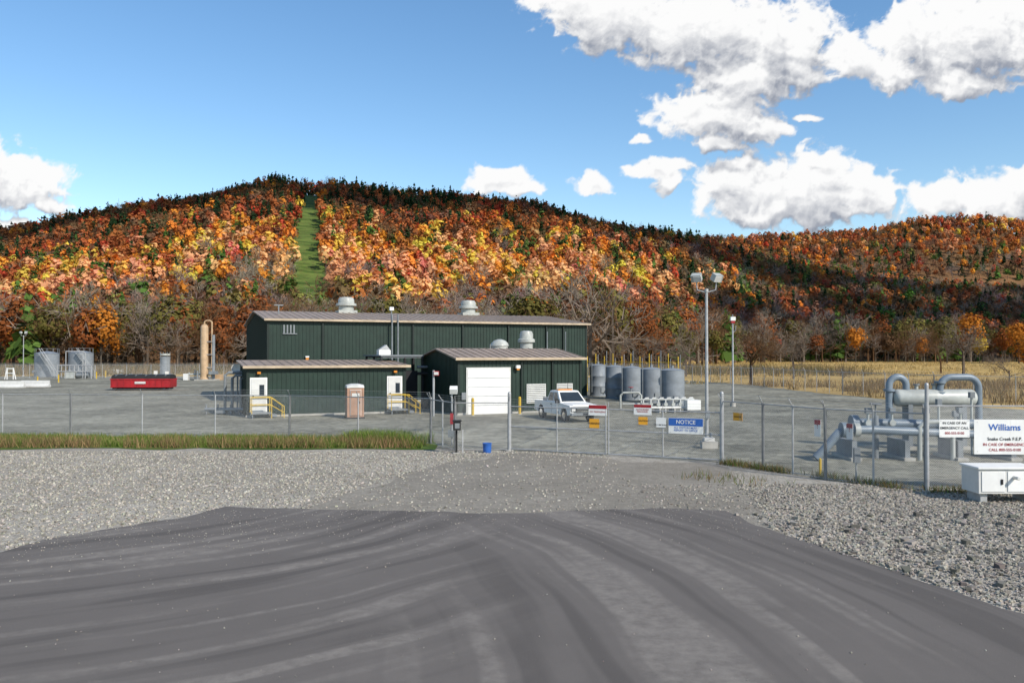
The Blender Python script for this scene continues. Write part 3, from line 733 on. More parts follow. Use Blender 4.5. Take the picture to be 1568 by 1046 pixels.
def floodpole(h,r,nm,px,Y):
    m=MB(); m.cyl((0,0,0),(0,0,.25),r*2.6,'conc',n=16); m.cyl((0,0,.2),(0,0,h-.6),r,'galv',r2=r*.75,n=12)
    m.cyl((0,0,h-.6),(0,0,h-.45),r*1.1,'galv')
    w=.48
    m.tube([(-w,0,h-.1),(-w*.9,0,h-.5),(0,0,h-.62),(w*.9,0,h-.5),(w,0,h-.1)],.03,'galv',6)
    for s in(-1,1):
        m.box(s*w,-.05,h+.08,.46,.32,.34,'lgrey',rz=s*.5,rx=rad(30)); m.box(s*w,-.24,h-.02,.38,.03,.28,'offw',rz=s*.5,rx=rad(30))
    m.box(0,-r-.06,1.4,.2,.1,.35,'grey')
    return m.obj(nm,None,(XX(px,Y),Y,0))
floodpole(ZZ(428,39),.085,'flood_light_pole',1082,39)
floodpole(ZZ(510,150),.09,'flood_light_pole',36,150)
m=MB(); h=ZZ(495,66); m.cyl((0,0,0),(0,0,h),.09,'galv',r2=.06); m.box(0,0,h+.1,.3,.3,.2,'red'); m.box(0,-.03,h+.35,.38,.3,.3,'white'); m.cyl((0,0,h+.5),(0,0,h+.7),.04,'grey'); m.tube([(0,0,h-.8),(.2,0,h-.6),(.25,0,h-.2)],.04,'grey',6); m.cyl((0,0,0),(0,0,.3),.22,'conc')
m.obj('siren_pole',None,(XX(1122,66),66,0))
m=MB(); h=ZZ(600,44); m.cyl((0,0,0),(0,0,h),.05,'galv'); m.box(.1,-.1,h+.1,.4,.35,.3,'white',rx=rad(30)); m.obj('flood_light_pole',None,(XX(692,44),44,0))
x=XX(664,56);
m=MB(); m.cyl((0,0,0),(0,0,3.1),.08,'galv'); m.box(.2,-.1,2.9,.35,.25,.3,'red'); m.box(.2,-.24,2.9,.3,.04,.2,'offw'); m.obj('alarm_beacon_pole',None,(x,56,0))

def bigtank(nm,px,py,r,h,stairs):
    m=MB(); m.rev([(r*1.03,0),(r*1.03,.15),(r,.17),(r,h*.5),(r*1.01,h*.505),(r,h*.51),(r,h),(r*1.03,h+.03),(r*.5,h+.35),(r*.1,h+.45)],'tank',n=32)
    for a in range(0,360,30):
        c,s=math.cos(rad(a)),math.sin(rad(a)); m.cyl((c*r*.97,s*r*.97,h),(c*r*.97,s*r*.97,h+.9),.022,'grey')
    m.tube([(math.cos(rad(a))*r*.97,math.sin(rad(a))*r*.97,h+.9) for a in range(0,361,15)],.022,'grey',6)
    n=14
    for i in range(n):
        t=i/n; m.box(r*(.1+1.35*t)*stairs,-r-.6,h*(1-t),.3,.7,.05,'grey')
    for yy in(-r-.2,-r-1.0):
        m.tube([(r*.1*stairs,yy,h+.95),(r*1.45*stairs,yy,1.0),(r*1.45*stairs,yy,0)],.03,'galv',6); m.tube([(r*.1*stairs,yy,h),(r*1.45*stairs,yy,.05)],.05,'grey',6)
    m.cyl((-r*.5,-r-.1,1),(-r*.5,-r-.6,1),.25,'grey'); m.cyl((0,-r-.1,1.6),(0,-r+.1,1.6),.35,'grey')
    x,y=G(px,py); m.obj(nm,None,(x,y,0),rad(rng.uniform(-10,10)))
bigtank('storage_tank',72,577,2.0,4.1,1); bigtank('storage_tank',124,576,2.1,4.2,1)
m=MB()
for i in range(5):
    x=i*1.4; m.cyl((x,0,0),(x,0,2.2+(i%2)*2.3),.07,'galv'); m.cyl((x,1.2,0),(x,1.2,2.2),.07,'galv')
m.cyl((0,0,2.2),(5.6,0,2.2),.08,'galv'); m.cyl((0,0,1.2),(5.6,0,1.2),.08,'galv'); m.tube([(1.4,0,4.5),(4.2,0,4.5),(4.6,0,4.2),(4.6,0,0)],.09,'galv',8); m.box(2,.5,.6,1.6,1,1.1,'lgrey'); m.cyl((3,.5,.6),(5,.5,.6),.45,'grey',n=18)
x,y=G(88,580); m.obj('pump_skid',None,(x,y,0))
m=MB()
r=.9; m.rev([(r,0),(r,3.2),(r*1.05,3.22),(r*1.05,3.35),(r*.6,3.6),(r*.15,3.7)],'tank',n=26); m.rev([(r,0),(r,.35)],'lgrey',(0,0,3.75)); m.cyl((0,0,3.6),(0,0,4.2),.1,'grey')
for a in(45,135,225,315): m.cyl((r*math.cos(rad(a)),r*math.sin(rad(a)),0),(r*math.cos(rad(a)),r*math.sin(rad(a)),4.4),.05,'grey')
m.b2(-1.3,1.3,-1.6,1.2,0,.25,'conc'); m.b2(-1.4,-.9,-1.7,-1.2,.25,.9,'white'); m.b2(.7,1.2,-1.7,-1.2,.25,.8,'white')
x,y=G(253,575); m.obj('separator_tank',None,(x,y,0))
m=MB(); y=128
r=.58; hh=ZZ(497,y); m.rev([(r*1.2,0),(r*1.2,.4),(r,.5),(r,hh-.5),(r*.85,hh-.2),(r*.5,hh),(r*.15,hh+.08)],'tan',n=24)
m.tube([(0,0,hh),(0,0,hh+.4),(.3,0,hh+.6),(.8,0,hh+.6),(1.15,0,hh+.4),(1.15,0,hh-.6),(1.15,0,0)],.12,'tan',10)
m.cyl((1.35,.1,0),(1.35,.1,hh-1.6),.26,'grey',n=14); m.b2(-1.2,2,-1,1.2,0,.2,'conc')
for z in(2.0,4.0,6.0): m.box(.6,-.3,z,1.6,.1,.1,'galv')
m.box(1.6,-.5,1.2,1.2,.8,.5,'grey'); m.cyl((-.9,-.4,0),(-.9,-.4,1.5),.15,'grey')
m.obj('vertical_scrubber_column',None,(XX(313,y),y,0))
m=MB()
for i in range(5): m.cyl((i*.9,0,0),(i*.9,0,1.2+.4*(i%2)),.09,'galv'); 
m.cyl((-.3,0,.9),(4,0,.9),.14,'lgrey'); m.b2(-.8,-.1,-.4,.4,0,1.0,'white'); m.b2(4.1,5.2,-.5,.5,0,.9,'tan')
x,y=G(290,582); m.obj('gas_piping_skid',None,(x,y,0))
m=MB(); Lc=6.6
m.prism([(-Lc/2,.3),(Lc/2-.05,.3),(Lc/2,.45),(Lc/2,1.3),(-Lc/2,1.3)],-1.15,1.15,'red')
m.b2(-Lc/2-.06,Lc/2+.06,-1.22,-1.152,1.2,1.32,'red'); m.b2(-Lc/2-.06,Lc/2+.06,1.152,1.22,1.2,1.32,'red'); m.b2(-Lc/2,Lc/2,-1.22,-1.152,.34,.44,'red')
for i in range(10): m.b2(-Lc/2+.1+i*.7,-Lc/2+.2+i*.7,-1.21,-1.153,.44,1.2,'red') if i<9 else None
m.b2(-Lc/2+.1,Lc/2-.3,-.9,-.7,.12,.3,'dark'); m.b2(-Lc/2+.1,Lc/2-.3,.7,.9,.12,.3,'dark')
m.prism([(-1.12,1.303),(1.12,1.303),(1.0,1.66),(.3,1.80),(-.4,1.78),(-1.0,1.64)],-Lc/2+.05,Lc/2-.05,'black','X'); m.b2(-.6,.6,-1.235,-1.222,.75,1.0,'offw')
for x in(-2.8,2.6): m.cyl((x,-1.1,.17),(x,-.85,.17),.17,'dark')
for i in range(6): m.cyl((-2.8+i*1.1,-1.0,1.68),(-2.8+i*1.1,.9,1.82),.05,'grey')
x,y=G(221,597); m.obj('roll_off_dumpster',None,(x,y,0),rad(4))
for px,py,w_ in((15,594,3.6),(55,593,3.4),(178,572,3.0)):
    m=MB(); m.prism([(-.35,.05),(-.35,.2),(-.14,.4),(-.1,.85),(.1,.85),(.14,.4),(.35,.2),(.35,.05)],-w_/2,w_/2,'offw','X'); m.b2(-w_/2+.01,w_/2-.01,-.33,.33,0,.048,'conc'); x,y=G(px,py); m.obj('concrete_barrier',None,(x,y,0),rad(3))
m=MB()
for s in(-1,1): m.box(s*.5,0,.9,.12,.12,1.9,'white',rz=0); m.tube([(s*.5,0,1.8),(s*.9,0,0)],.07,'white',6)
m.box(0,0,1.0,1.2,.1,.1,'white'); m.box(0,0,1.75,1.2,.13,.13,'white'); x,y=G(16,581); m.obj('pipe_stand',None,(x,y,0))
for px,py in((90,586),(148,580),(162,578),(58,590)):
    m=MB(); m.cyl((0,0,0),(0,0,1.1),.09,'yellow'); m.rev([(.09,1.1),(.06,1.16),(.02,1.18)],'yellow'); m.cyl((0,0,0),(0,0,.04),.16,'conc'); x,y=G(px,py); m.obj('safety_bollard',None,(x,y,0))

def fence(name,pts,h=2.1,post=3.0,barb=.35,r=.035,side=1):
    e=empty(name); 
    fr=MB(); bw=MB()
    for a,b in zip(pts[:-1],pts[1:]):
        a=Vector((*a,0));b=Vector((*b,0)); L=(b-a).length; d=(b-a)/L; nn=Vector((d.y,-d.x,0))*side; n=max(1,round(L/post))
        for i in range(n+1):
            p=a+d*L*i/n; rr=r*1.6 if i in(0,n) else r
            fr.cyl(p,p+Vector((0,0,h+.05)),rr,'galv',n=8)
            if barb: fr.cyl(p+Vector((0,0,h)),p+nn*barb*.7+Vector((0,0,h+barb)),.018,'galv',n=5)
        fr.cyl(a+Vector((0,0,h)),b+Vector((0,0,h)),.025,'galv',n=6); fr.cyl(a+Vector((0,0,.06)),b+Vector((0,0,.06)),.012,'galv',n=5)
        if barb:
            for k in(.33,.66,1): bw.cyl(a+nn*barb*.7*k+Vector((0,0,h+barb*k)),b+nn*barb*.7*k+Vector((0,0,h+barb*k)),.006,'wire',n=4)
        c=MB(); c.add([(0,0,.05),(L,0,.05),(L,0,h),(0,0,h)],[(0,1,2,3)],'chain')
        o=c.obj('chain_link_mesh',e); o.location=a; o.rotation_euler=(0,0,math.atan2(d.y,d.x))
    fr.obj('posts_and_rails',e)
    if barb: bw.obj('barbed_wire',e)
    return e
GA=G(780,690);GB=G(1105,708);GC=G(1416,752)
fence('chain_link_fence',[G(-500,664),G(109,668),G(444,672),G(660,680)],2.15,3.9,.3)
fence('chain_link_fence',[G(660,680),G(697,690),GA],2.1,1.6,.3)
fence('chain_link_fence',[GB,G(1168,718),G(1263,735),GC],2.4,1.9,.3)
fence('chain_link_fence',[GC,(GC[0]+14,GC[1]-.5)],2.65,3.4,.0)
fence('chain_link_fence',[G(900,578),G(1060,584),G(1170,592),G(1290,604),G(1430,614),G(1700,626)],2.3,3,.3)
fence('chain_link_fence',[(-125,138),(-40,138),(-34,139)],2.3,4,.3)
def leaf(name,a,b,h):
    a=Vector((*a,0));b=Vector((*b,0));L=(b-a).length; ang=math.atan2(b.y-a.y,b.x-a.x)
    e=empty(name,a,ang); f=MB()
    for x in(.06,L*.5,L-.06): f.cyl((x,0,.1),(x,0,h),.028,'galv',n=8)
    for z in(.1,h*.55,h): f.cyl((.06,0,z),(L-.06,0,z),.026,'galv',n=8)
    f.cyl((.06,0,.1),(L*.5,0,h*.55),.008,'wire',n=5); f.cyl((L*.5,0,.1),(L-.06,0,h*.55),.008,'wire',n=5)
    for k in(.1,.2,.3): f.cyl((.06,0,h+k),(L-.06,0,h+k),.005,'wire',n=4)
    for x in(.06,L*.5,L-.06): f.cyl((x,0,h),(x,0,h+.3),.012,'galv',n=5)
    f.obj('frame',e); c=MB(); c.add([(.06,.012,.1),(L-.06,.012,.1),(L-.06,.012,h),(.06,.012,h)],[(0,1,2,3)],'chain'); c.obj('chain_link_mesh',e)
mid=((GA[0]+GB[0])/2-.1,(GA[1]+GB[1])/2)
leaf('swing_gate',GA,mid,1.95); leaf('swing_gate',mid,GB,1.95)
for p,h in((GA,2.5),(GB,2.7)):
    m=MB(); m.cyl((0,0,0),(0,0,h),.075,'galv',n=14); m.rev([(.08,0),(.06,.06),(.01,.09)],'galv',(0,0,h),n=14); m.cyl((0,0,0),(0,0,.05),.2,'conc'); m.obj('gate_post',None,(p[0],p[1],0))
m=MB(); m.cyl((0,0,0),(0,0,3.3),.06,'galv'); m.rev([(.065,0),(.05,.05),(.01,.07)],'galv',(0,0,3.3),n=10); m.cyl((0,0,0),(0,0,.05),.15,'conc'); m.obj('corner_post',None,(GC[0],GC[1]-.1,0))

def sign(nm,P,Q,px0,px1,py0,py1,bg,lines,band=None,off=.06):
    t0,t1=ray_seg(px0,P,Q),ray_seg(px1,P,Q)
    dx,dy=Q[0]-P[0],Q[1]-P[1]; a=(P[0]+dx*t0,P[1]+dy*t0); b=(P[0]+dx*t1,P[1]+dy*t1)
    w=math.hypot(b[0]-a[0],b[1]-a[1]); Ym=(a[1]+b[1])/2; z0,z1=ZZ(py1,Ym),ZZ(py0,Ym); ang=math.atan2(b[1]-a[1],b[0]-a[0]); h=z1-z0
    e=empty(nm,(( a[0]+b[0])/2+math.sin(ang)*off,Ym-math.cos(ang)*off,(z0+z1)/2),ang)
    m=MB(); m.b2(-w/2,w/2,-.006,.006,-h/2,h/2,bg)
    if band: m.b2(-w/2+.01,w/2-.01,-.012,-.008,h/2-h*band[1],h/2-.01,band[0])
    for s in(-1,1):
        for t in(-1,1): m.cyl((s*w*.45,-.016,t*h*.42),(s*w*.45,.05,t*h*.42),.008,'dark',n=6)
    m.obj('panel',e)
    for i,(tx,sz,zz,k) in enumerate(lines): text('lettering_%d'%(i+1),tx,e,(0,-.016,zz*h),sz*h,k)
    return e
sign('warning_sign',GA,GB,902,930,620,636,'white',[('NO TRESPASSING',.2,-.15,'red')],('red',.35))
sign('warning_sign',GA,GB,903,918,641,655,'orange',[('WARNING',.3,0,'dark')])
sign('warning_sign',GA,GB,971,998,619,635,'white',[('AUTHORIZED\nPERSONNEL',.2,-.1,'red')],('red',.3))
sign('warning_sign',GA,GB,978,992,638,650,'orange',[('CAUTION',.3,0,'dark')])
sign('prohibition_sign',GA,GB,1005,1020,639,654,'white',[('NO SMOKING',.2,-.25,'dark')])
sign('notice_sign',GA,GB,1024,1077,640,664,'white',[('NOTICE',.34,.24,'white'),('ALL VISITORS MUST\nREPORT TO OFFICE',.17,-.2,'blue')],('blue',.5))
sign('warning_sign',GB,GC,1124,1138,632,644,'orange',[('DANGER',.3,0,'dark')])
RC=(GC[0]+14,GC[1]-.5)
sign('emergency_call_sign',GC,RC,1436,1482,642,669,'white',[('IN CASE OF AN',.19,.3,'dark'),('EMERGENCY CALL',.19,.02,'dark'),('800-555-0100',.19,-.27,'red')])
e=sign('company_sign',GC,RC,1489,1582,642,695,'white',[('Williams',.26,.27,'blue'),('Snake Creek F.E.P.',.13,-.06,'dark'),('IN CASE OF EMERGENCY',.11,-.22,'red'),('CALL 800-555-0100',.11,-.37,'red')])
sign('warning_sign',GB,GC,1248,1258,642,668,'white',[('!',.4,.1,'red')],('red',.3))
sign('warning_sign',GB,GC,1297,1307,648,672,'white',[('!',.4,.1,'red')],('red',.3))

m=MB(); m.tube([(0,0,0),(0,0,.95),(0,-.05,1.05),(0,-.2,1.1)],.045,'black',8); m.box(0,-.2,1.2,.3,.22,.38,'black'); m.prism([(-.18,1.38),(.18,1.38),(.18,1.44),(-.18,1.44)],-.36,-.06,'dark'); m.box(0,-.315,1.2,.2,.01,.22,'grey'); m.box(0,0,.02,.3,.3,.04,'conc')
m.box(.28,.1,.5,.06,.06,1.0,'galv'); x,y=G(699,694); m.obj('gate_keypad_pedestal',None,(x,y,0),rad(10))
m=MB(); m.rev([(.16,0),(.17,.02),(.18,.17),(.19,.18),(.18,.19),(.19,.38),(.205,.40),(.205,.42),(.18,.42),(.17,.1)],'blue',n=20); x,y=G(746,693); m.obj('blue_bucket',None,(x,y,0))
m=MB(); m.cyl((0,0,0),(0,0,1.5),.035,'galv'); m.box(0,-.06,1.25,.14,.12,.5,'red'); m.cyl((0,-.06,1.5),(0,-.06,1.6),.04,'dark'); m.box(0,-.02,.55,.35,.2,.3,'grey'); x,y=G(692,682); m.obj('fire_extinguisher_stand',None,(x,y,0))
m=MB(); m.box(0,0,.16,.7,.5,.3,'conc'); m.box(0,0,.40,.45,.3,.16,'offw'); m.cyl((.1,0,.4),(.1,0,.7),.05,'grey'); x,y=G(1085,686); m.obj('junction_box_base',None,(x,y,0))
m=MB(); m.cyl((0,0,0),(0,0,.55),.045,'yellow'); m.rev([(.05,.55),(.04,.6),(.01,.62)],'yellow',n=10); m.cyl((0,0,0),(0,0,.02),.09,'conc'); x,y=G(1255,728); m.obj('pipeline_marker_post',None,(x,y,0))
m=MB(); m.cyl((0,0,0),(0,0,1.1),.03,'galv'); m.box(0,-.05,.9,.2,.12,.5,'grey'); m.cyl((0,-.1,1.1),(0,.1,1.1),.05,'grey'); x,y=G(1310,738); m.obj('meter_post',None,(x,y,0))
m=MB(); y=23.6; x0,x1=XX(1497,y),XX(1590,y); m.b2(x0,x1,0,.9,.28,.98,'offw'); m.b2(x0-.04,x1+.04,-.06,.95,.982,1.04,'white'); m.b2(x0+.08,x0+.75,-.02,-.002,.34,.92,'white'); m.b2(x0+.82,x1-.08,-.02,-.002,.34,.92,'white'); m.b2(x0+.62,x0+.68,-.05,-.022,.55,.7,'dark')
m.b2(x0+.1,x0+.3,.1,.8,.012,.278,'galv'); m.b2(x1-.3,x1-.1,.1,.8,.012,.278,'galv'); m.cyl((x0+1,-.25,.75),(x0+1,-.022,.75),.05,'offw')
m.obj('electrical_cabinet',None,(0,y,0),0,.01)

Yv=37.0
def vx(px): return XX(px,Yv)
m=MB(); r=.38; zc=ZZ(609,Yv); xa,xb=vx(1372),vx(1488)
m.rev([(.02,-.18),(r*.6,-.13),(r*.9,-.04),(r,.05),(r,xb-xa-.05),(r*.9,xb-xa+.04),(r*.6,xb-xa+.13),(.02,xb-xa+.18)],'lgrey',(xa,0,zc),'X',28)
for x in(xa+.5,xb-.5): m.b2(x-.1,x+.1,-.3,.3,.15,zc-r+.08,'grey'); m.b2(x-.2,x+.2,-.4,.4,0,.148,'conc')
for x in(xa+.9,xa+1.7): m.cyl((x,0,zc+r),(x,0,zc+r+.2),.08,'lgrey'); m.cyl((x,0,zc+r+.18),(x,0,zc+r+.24),.14,'grey')
m.cyl((xa+1.3,-.1,zc-r-.6),(xa+1.3,-.1,zc-r+.05),.12,'lgrey')
pr=.15
def archp(x0,x1,zt,z0,z1,y0,k='lgrey'):
    R=min((x1-x0)/2,.5); p=[(x0,y0,z0)]+[(x0+R-R*math.cos(rad(a)),y0,zt-R+R*math.sin(rad(a))) for a in range(0,91,15)]+[(x1-R+R*math.sin(rad(a)),y0,zt-R+R*math.cos(rad(a))) for a in range(0,91,15)]+[(x1,y0,z1)]
    m.tube(p,pr,k,16)
    for z in(zt-R-.25,z0+.35): m.cyl((x0,y0,z),(x0,y0,z+.1),pr*1.6,k,n=16)
zt=ZZ(574,Yv)-.1
archp(vx(1361),vx(1387),zt,.6,zc+.2,0,'bluegrey'); archp(vx(1437),vx(1496),zt,zc+.3,.6,-.1,'bluegrey')
m.obj('horizontal_separator_vessel',None,(0,Yv,0),rad(0))
m=MB(); Yp=33.5
def wx(px): return XX(px,Yp)
z1=ZZ(656,Yp)
m.tube([(wx(1240),-.6,.1),(wx(1256),-.6,.55),(wx(1275),-.6,z1-.1),(wx(1290),-.6,z1),(wx(1325),-.5,z1),(wx(1500),0,z1-.25)],.17,'bluegrey',16)
m.cyl((wx(1278),-.6,z1),(wx(1286),-.6,z1),.30,'bluegrey',n=20); m.cyl((wx(1297),-.58,z1),(wx(1305),-.58,z1),.28,'lgrey',n=20)
m.tube([(wx(1320),.9,z1+.15),(wx(1420),.9,z1+.1),(wx(1560),.9,z1+.1)],.20,'bluegrey',16); m.cyl((wx(1316),.9,z1+.15),(wx(1326),.9,z1+.15),.33,'bluegrey',n=20)
m.tube([(wx(1345),.3,0),(wx(1345),.3,z1+.5)],.12,'grey',12); m.cyl((wx(1345),.3,z1+.5),(wx(1345),.3,z1+.95),.03,'grey'); m.rev([(.22,0),(.24,.02),(.22,.04)],'grey',(wx(1345),.3,z1+.95))
m.tube([(wx(1400),-.4,0),(wx(1400),-.4,z1+.1),(wx(1408),-.4,z1+.3),(wx(1440),-.4,z1+.3),(wx(1450),-.4,z1+.1),(wx(1450),-.4,0)],.09,'lgrey',12)
for px in(1300,1380,1460,1540): x=wx(px); m.b2(x-.1,x+.1,-.5,1.1,.12,z1-.45,'grey'); m.b2(x-.22,x+.22,-.7,1.3,0,.118,'conc')
for px in(1335,1372,1425,1478): x=wx(px); m.cyl((x,.4,z1),(x,.4,z1+.6),.05,'lgrey'); m.box(x,.4,z1+.7,.22,.2,.22,'grey'); m.cyl((x,.3,z1+.2),(x,.5,z1+.2),.13,'lgrey',n=14)
m.obj('pipeline_launcher_piping',None,(0,Yp,0),0)
m=MB()
for x,h in((0,2.1),(.7,1.6),(1.4,2.4)): m.cyl((x,0,0),(x,0,h),.05,'lgrey'); m.box(x,0,h+.1,.2,.2,.25,'grey')
m.cyl((0,0,1),(1.4,0,1),.05,'lgrey'); m.obj('instrument_stand',None,(vx(1405),35.2,0))

# ================= light & world
el=rad(36); az=(0.70,-0.714)
sd=Vector((az[0]*math.cos(el),az[1]*math.cos(el),math.sin(el)))
ld=bpy.data.lights.new('sun','SUN'); ld.energy=4.9; ld.angle=rad(.5); ld.color=(1,.94,.84)
lo=bpy.data.objects.new('sun',ld); bpy.context.scene.collection.objects.link(lo); lo.rotation_euler=sd.to_track_quat('Z','Y').to_euler()
W=bpy.data.worlds.new('World'); bpy.context.scene.world=W; W.use_nodes=True; nt=W.node_tree; nt.nodes.clear()
sky=N(nt,'ShaderNodeTexSky'); sky.sky_type='NISHITA'; sky.sun_disc=False; sky.sun_elevation=el; sky.sun_rotation=math.atan2(az[0],az[1]); sky.altitude=300; sky.air_density=1.1; sky.dust_density=.3; sky.ozone_density=1.2
hs=N(nt,'ShaderNodeHueSaturation'); hs.inputs['Saturation'].default_value=1.22; hs.inputs['Value'].default_value=1.3; nt.links.new(sky.outputs[0],hs.inputs['Color'])
bg=N(nt,'ShaderNodeBackground'); bg.inputs[1].default_value=.132; nt.links.new(hs.outputs[0],bg.inputs[0])
ow=N(nt,'ShaderNodeOutputWorld'); nt.links.new(bg.outputs[0],ow.inputs[0])

# ---- distant cumulus on a far sky dome (procedural fBm evaluated per vertex)
blobs=np.array([(870,-5,75,34),(955,30,125,60),(1070,45,150,80),(1190,65,110,85),(1150,125,105,42),(1225,105,60,48),
(1100,180,92,52),(1055,165,38,30),(1165,198,55,22),(1100,225,45,16),(1305,92,42,34),(1238,180,26,9),
(1400,65,76,70),(1500,60,140,90),(1590,70,90,90),(1480,130,75,28),(1370,110,46,38),
(1005,258,50,16),(1022,285,20,20),(985,215,14,10),(900,284,34,16),(758,278,50,28),(795,298,32,18),
(1220,300,150,68),(1125,280,62,36),(1315,295,62,45),(1180,325,110,28),(1520,308,100,45),(1440,312,60,26),(1568,288,60,40),(1270,260,50,30),
(30,285,80,46),(-30,270,80,60),(80,312,45,22),(0,345,40,16),(-400,150,200,70),(-250,300,100,30),(1900,150,200,90),(1850,300,160,30),(500,-300,260,90),(1500,-400,300,120),(2300,50,250,120),(-700,-100,300,90)],float)
nr=np.random.default_rng(11); TAB=nr.random((256,256))
def vnoise(x,y):
    xi=np.floor(x).astype(int); yi=np.floor(y).astype(int); fx=x-xi; fy=y-yi; fx=fx*fx*fx*(fx*(fx*6-15)+10); fy=fy*fy*fy*(fy*(fy*6-15)+10)
    a=TAB[xi%256,yi%256];b=TAB[(xi+1)%256,yi%256];c=TAB[xi%256,(yi+1)%256];d=TAB[(xi+1)%256,(yi+1)%256]
    return (a*(1-fx)+b*fx)*(1-fy)+(c*(1-fx)+d*fx)*fy
def fbm(x,y,o,bil=False,g=.52):
    s=0;A=1;T=0
    for i in range(o):
        n=vnoise(x+i*17.3,y+i*9.1); n=1-abs(2*n-1) if bil else n
        s=s+A*n; T+=A; A*=g; x,y=x*1.93+y*.4,y*1.93-x*.4
    return s/T
def cfield(u,w):
    px=u*FL+784; py=540-w*FL
    wx_=fbm(px/50.,py/50.,5)-.5; wy_=fbm(px/50.+40,py/50.+7,5)-.5
    X=px+wx_*48; Yy=py+wy_*40
    f=np.full(px.shape,-1.5)
    for bx,by,rx,ry in blobs:
        dx=(X-bx)/rx; dy=(Yy-by)/ry; dy=np.where(dy>0,dy*1.4,dy); d=1-np.sqrt(dx*dx+dy*dy)
        k=.3; h=np.clip(k-np.abs(f-d),0,None)/k; f=np.maximum(f,d)+h*h*k*.25
    puff=fbm(X/42.,Yy/34.,7,True,.6)-.5; soft=fbm(px/26.,py/20.,7,False,.6)-.5
    return f+puff*.85+soft*.45+.04
uu=np.concatenate([np.arange(-3,-.82,.02),np.arange(-.8,.8,.0014),np.arange(.82,3,.02)]); ww=np.concatenate([np.arange(0.03,.46,.0014),np.arange(.47,1.5,.012)])
U,Wg=np.meshgrid(uu,ww); f0=cfield(U,Wg); f1=cfield(U-.003,Wg+.008); f2=cfield(U-.010,Wg+.030); f3=cfield(U-.012,Wg+.06)
def sst(x,a,b): t=np.clip((x-a)/(b-a),0,1); return t*t*(3-2*t)
al=sst(f0,.0,.32)
lit=np.clip(.82+np.clip(f0-f1,-.35,.3)*.75+np.clip(f0-f2,-.5,.4)*.70+np.clip(f0-f3,-.6,.2)*.50-.34*sst(f0,.4,1.1),0,1)
ca=np.array([.33,.36,.43]); cbb=np.array([1.0,1.0,1.0]); CC=ca+(cbb-ca)*lit[...,None]
D=np.stack([U,np.ones_like(U),Wg],-1); D/=np.linalg.norm(D,axis=-1,keepdims=True); D*=8600
ny,nx=U.shape; idx=np.arange(ny*nx).reshape(ny,nx)
q=np.stack([idx[:-1,:-1],idx[:-1,1:],idx[1:,1:],idx[1:,:-1]],-1).reshape(-1,4)
am=al.ravel(); q=q[am[q].max(1)>.003]
used=np.unique(q); rem=np.zeros(ny*nx,int); rem[used]=np.arange(len(used)); q=rem[q]
me=bpy.data.meshes.new('sky'); me.vertices.add(len(used)); me.vertices.foreach_set('co',D.reshape(-1,3)[used].astype(np.float32).ravel())
me.loops.add(q.size); me.loops.foreach_set('vertex_index',q.ravel().astype(np.int32)); me.polygons.add(len(q)); me.polygons.foreach_set('loop_start',np.arange(0,q.size,4,dtype=np.int32)); me.update(calc_edges=True)
a=me.color_attributes.new('Col','FLOAT_COLOR','POINT'); c4=np.concatenate([CC.reshape(-1,3),am[:,None]],1)[used].astype(np.float32); a.data.foreach_set('color',c4.ravel())
m_,nt=newmat('cumulus_cloud'); at=N(nt,'ShaderNodeAttribute'); at.attribute_name='Col'; em=N(nt,'ShaderNodeEmission'); tp=N(nt,'ShaderNodeBsdfTransparent'); ms=N(nt,'ShaderNodeMixShader'); oo=N(nt,'ShaderNodeOutputMaterial')
nt.links.new(at.outputs['Color'],em.inputs[0]); em.inputs[1].default_value=.98; nt.links.new(at.outputs['Alpha'],ms.inputs[0]); nt.links.new(tp.outputs[0],ms.inputs[1]); nt.links.new(em.outputs[0],ms.inputs[2]); nt.links.new(ms.outputs[0],oo.inputs[0])
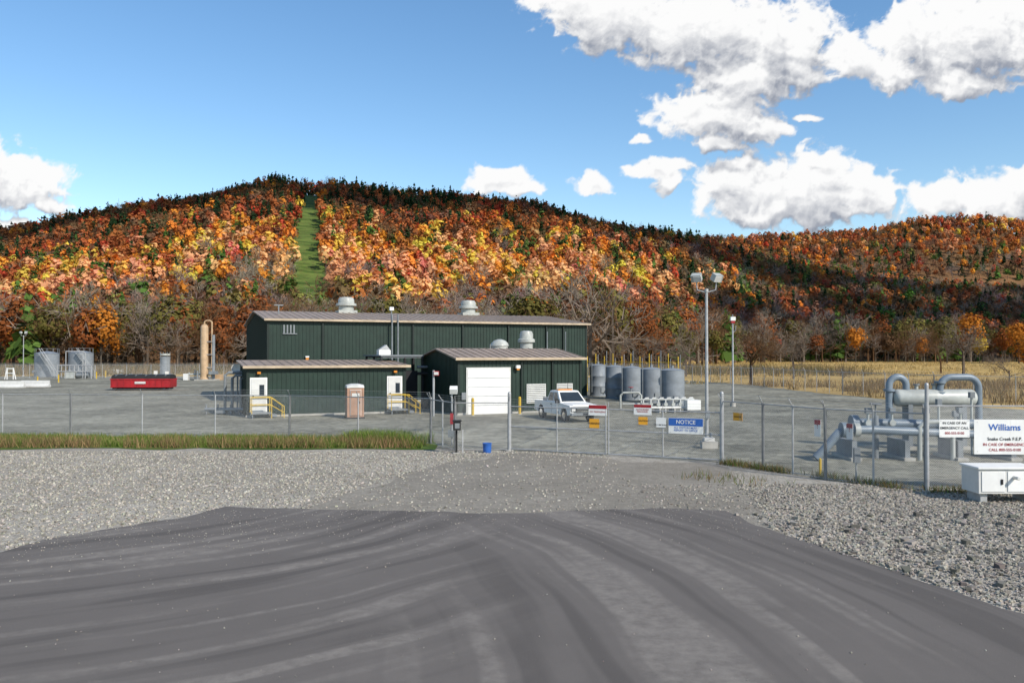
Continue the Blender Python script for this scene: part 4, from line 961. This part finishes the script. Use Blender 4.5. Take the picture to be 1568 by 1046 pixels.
m_.cycles.emission_sampling='NONE'; me.materials.append(m_); me.polygons.foreach_set('use_smooth',[True]*len(q))
bpy.context.scene.collection.objects.link(bpy.data.objects.new('sky',me))
# ---- unseen cloud blobs added out of frame, set along sun direction to shade hillside
M['cloudw'],nt=newmat('cloud_white'); dd_=N(nt,'ShaderNodeBsdfDiffuse'); dd_.inputs[0].default_value=(.85,.85,.86,1); oo=N(nt,'ShaderNodeOutputMaterial'); nt.links.new(dd_.outputs[0],oo.inputs[0])
def cloud(targets,dist=900):
    bm=bmesh.new(); r=np.random.default_rng(5)
    for X,Y_,R in targets:
        c=Vector((X,Y_,float(hgt(X,Y_))+6))+sd*dist
        for k in range(3):
            o=Vector((r.normal()*R*.3,r.normal()*R*.3,r.normal()*R*.1)); rr=R*r.uniform(.6,.9)
            res=bmesh.ops.create_icosphere(bm,subdivisions=3,radius=1)
            for v in res['verts']:
                d=v.co.copy(); n=1+.16*math.sin(d.x*6+X)*math.sin(d.y*7+k)+.10*math.sin(d.z*11+d.x*9)
                v.co=Vector((d.x*rr*n,d.y*rr*n,d.z*rr*n*.5))+c+o
    me=bpy.data.meshes.new('cloud'); bm.to_mesh(me); bm.free(); me.materials.append(M['cloudw']); me.polygons.foreach_set('use_smooth',[True]*len(me.polygons))
    bpy.context.scene.collection.objects.link(bpy.data.objects.new('cloud',me))
T=[(X,(640 if X<-130 else 630 if X<0 else 640),(70 if X<-130 else 74)) for X in range(-540,190,70)]
cloud(T)
T2=[]
for X in range(130,640,95):
    for Y_ in (450,545,640):
        if X/Y_>.26: T2.append((X,Y_,50))
cloud(T2)
# ================= camera
cd=bpy.data.cameras.new('camera'); cd.sensor_width=36; cd.lens=36*FL/1568; cd.clip_end=20000; cd.clip_start=.1
co=bpy.data.objects.new('camera',cd); bpy.context.scene.collection.objects.link(co); co.location=(0,0,HC); co.rotation_euler=(rad(90)+math.atan(17/FL),0,0)
sc=bpy.context.scene; sc.camera=co
sc.view_settings.view_transform='Standard'; sc.view_settings.look='None'; sc.view_settings.exposure=0
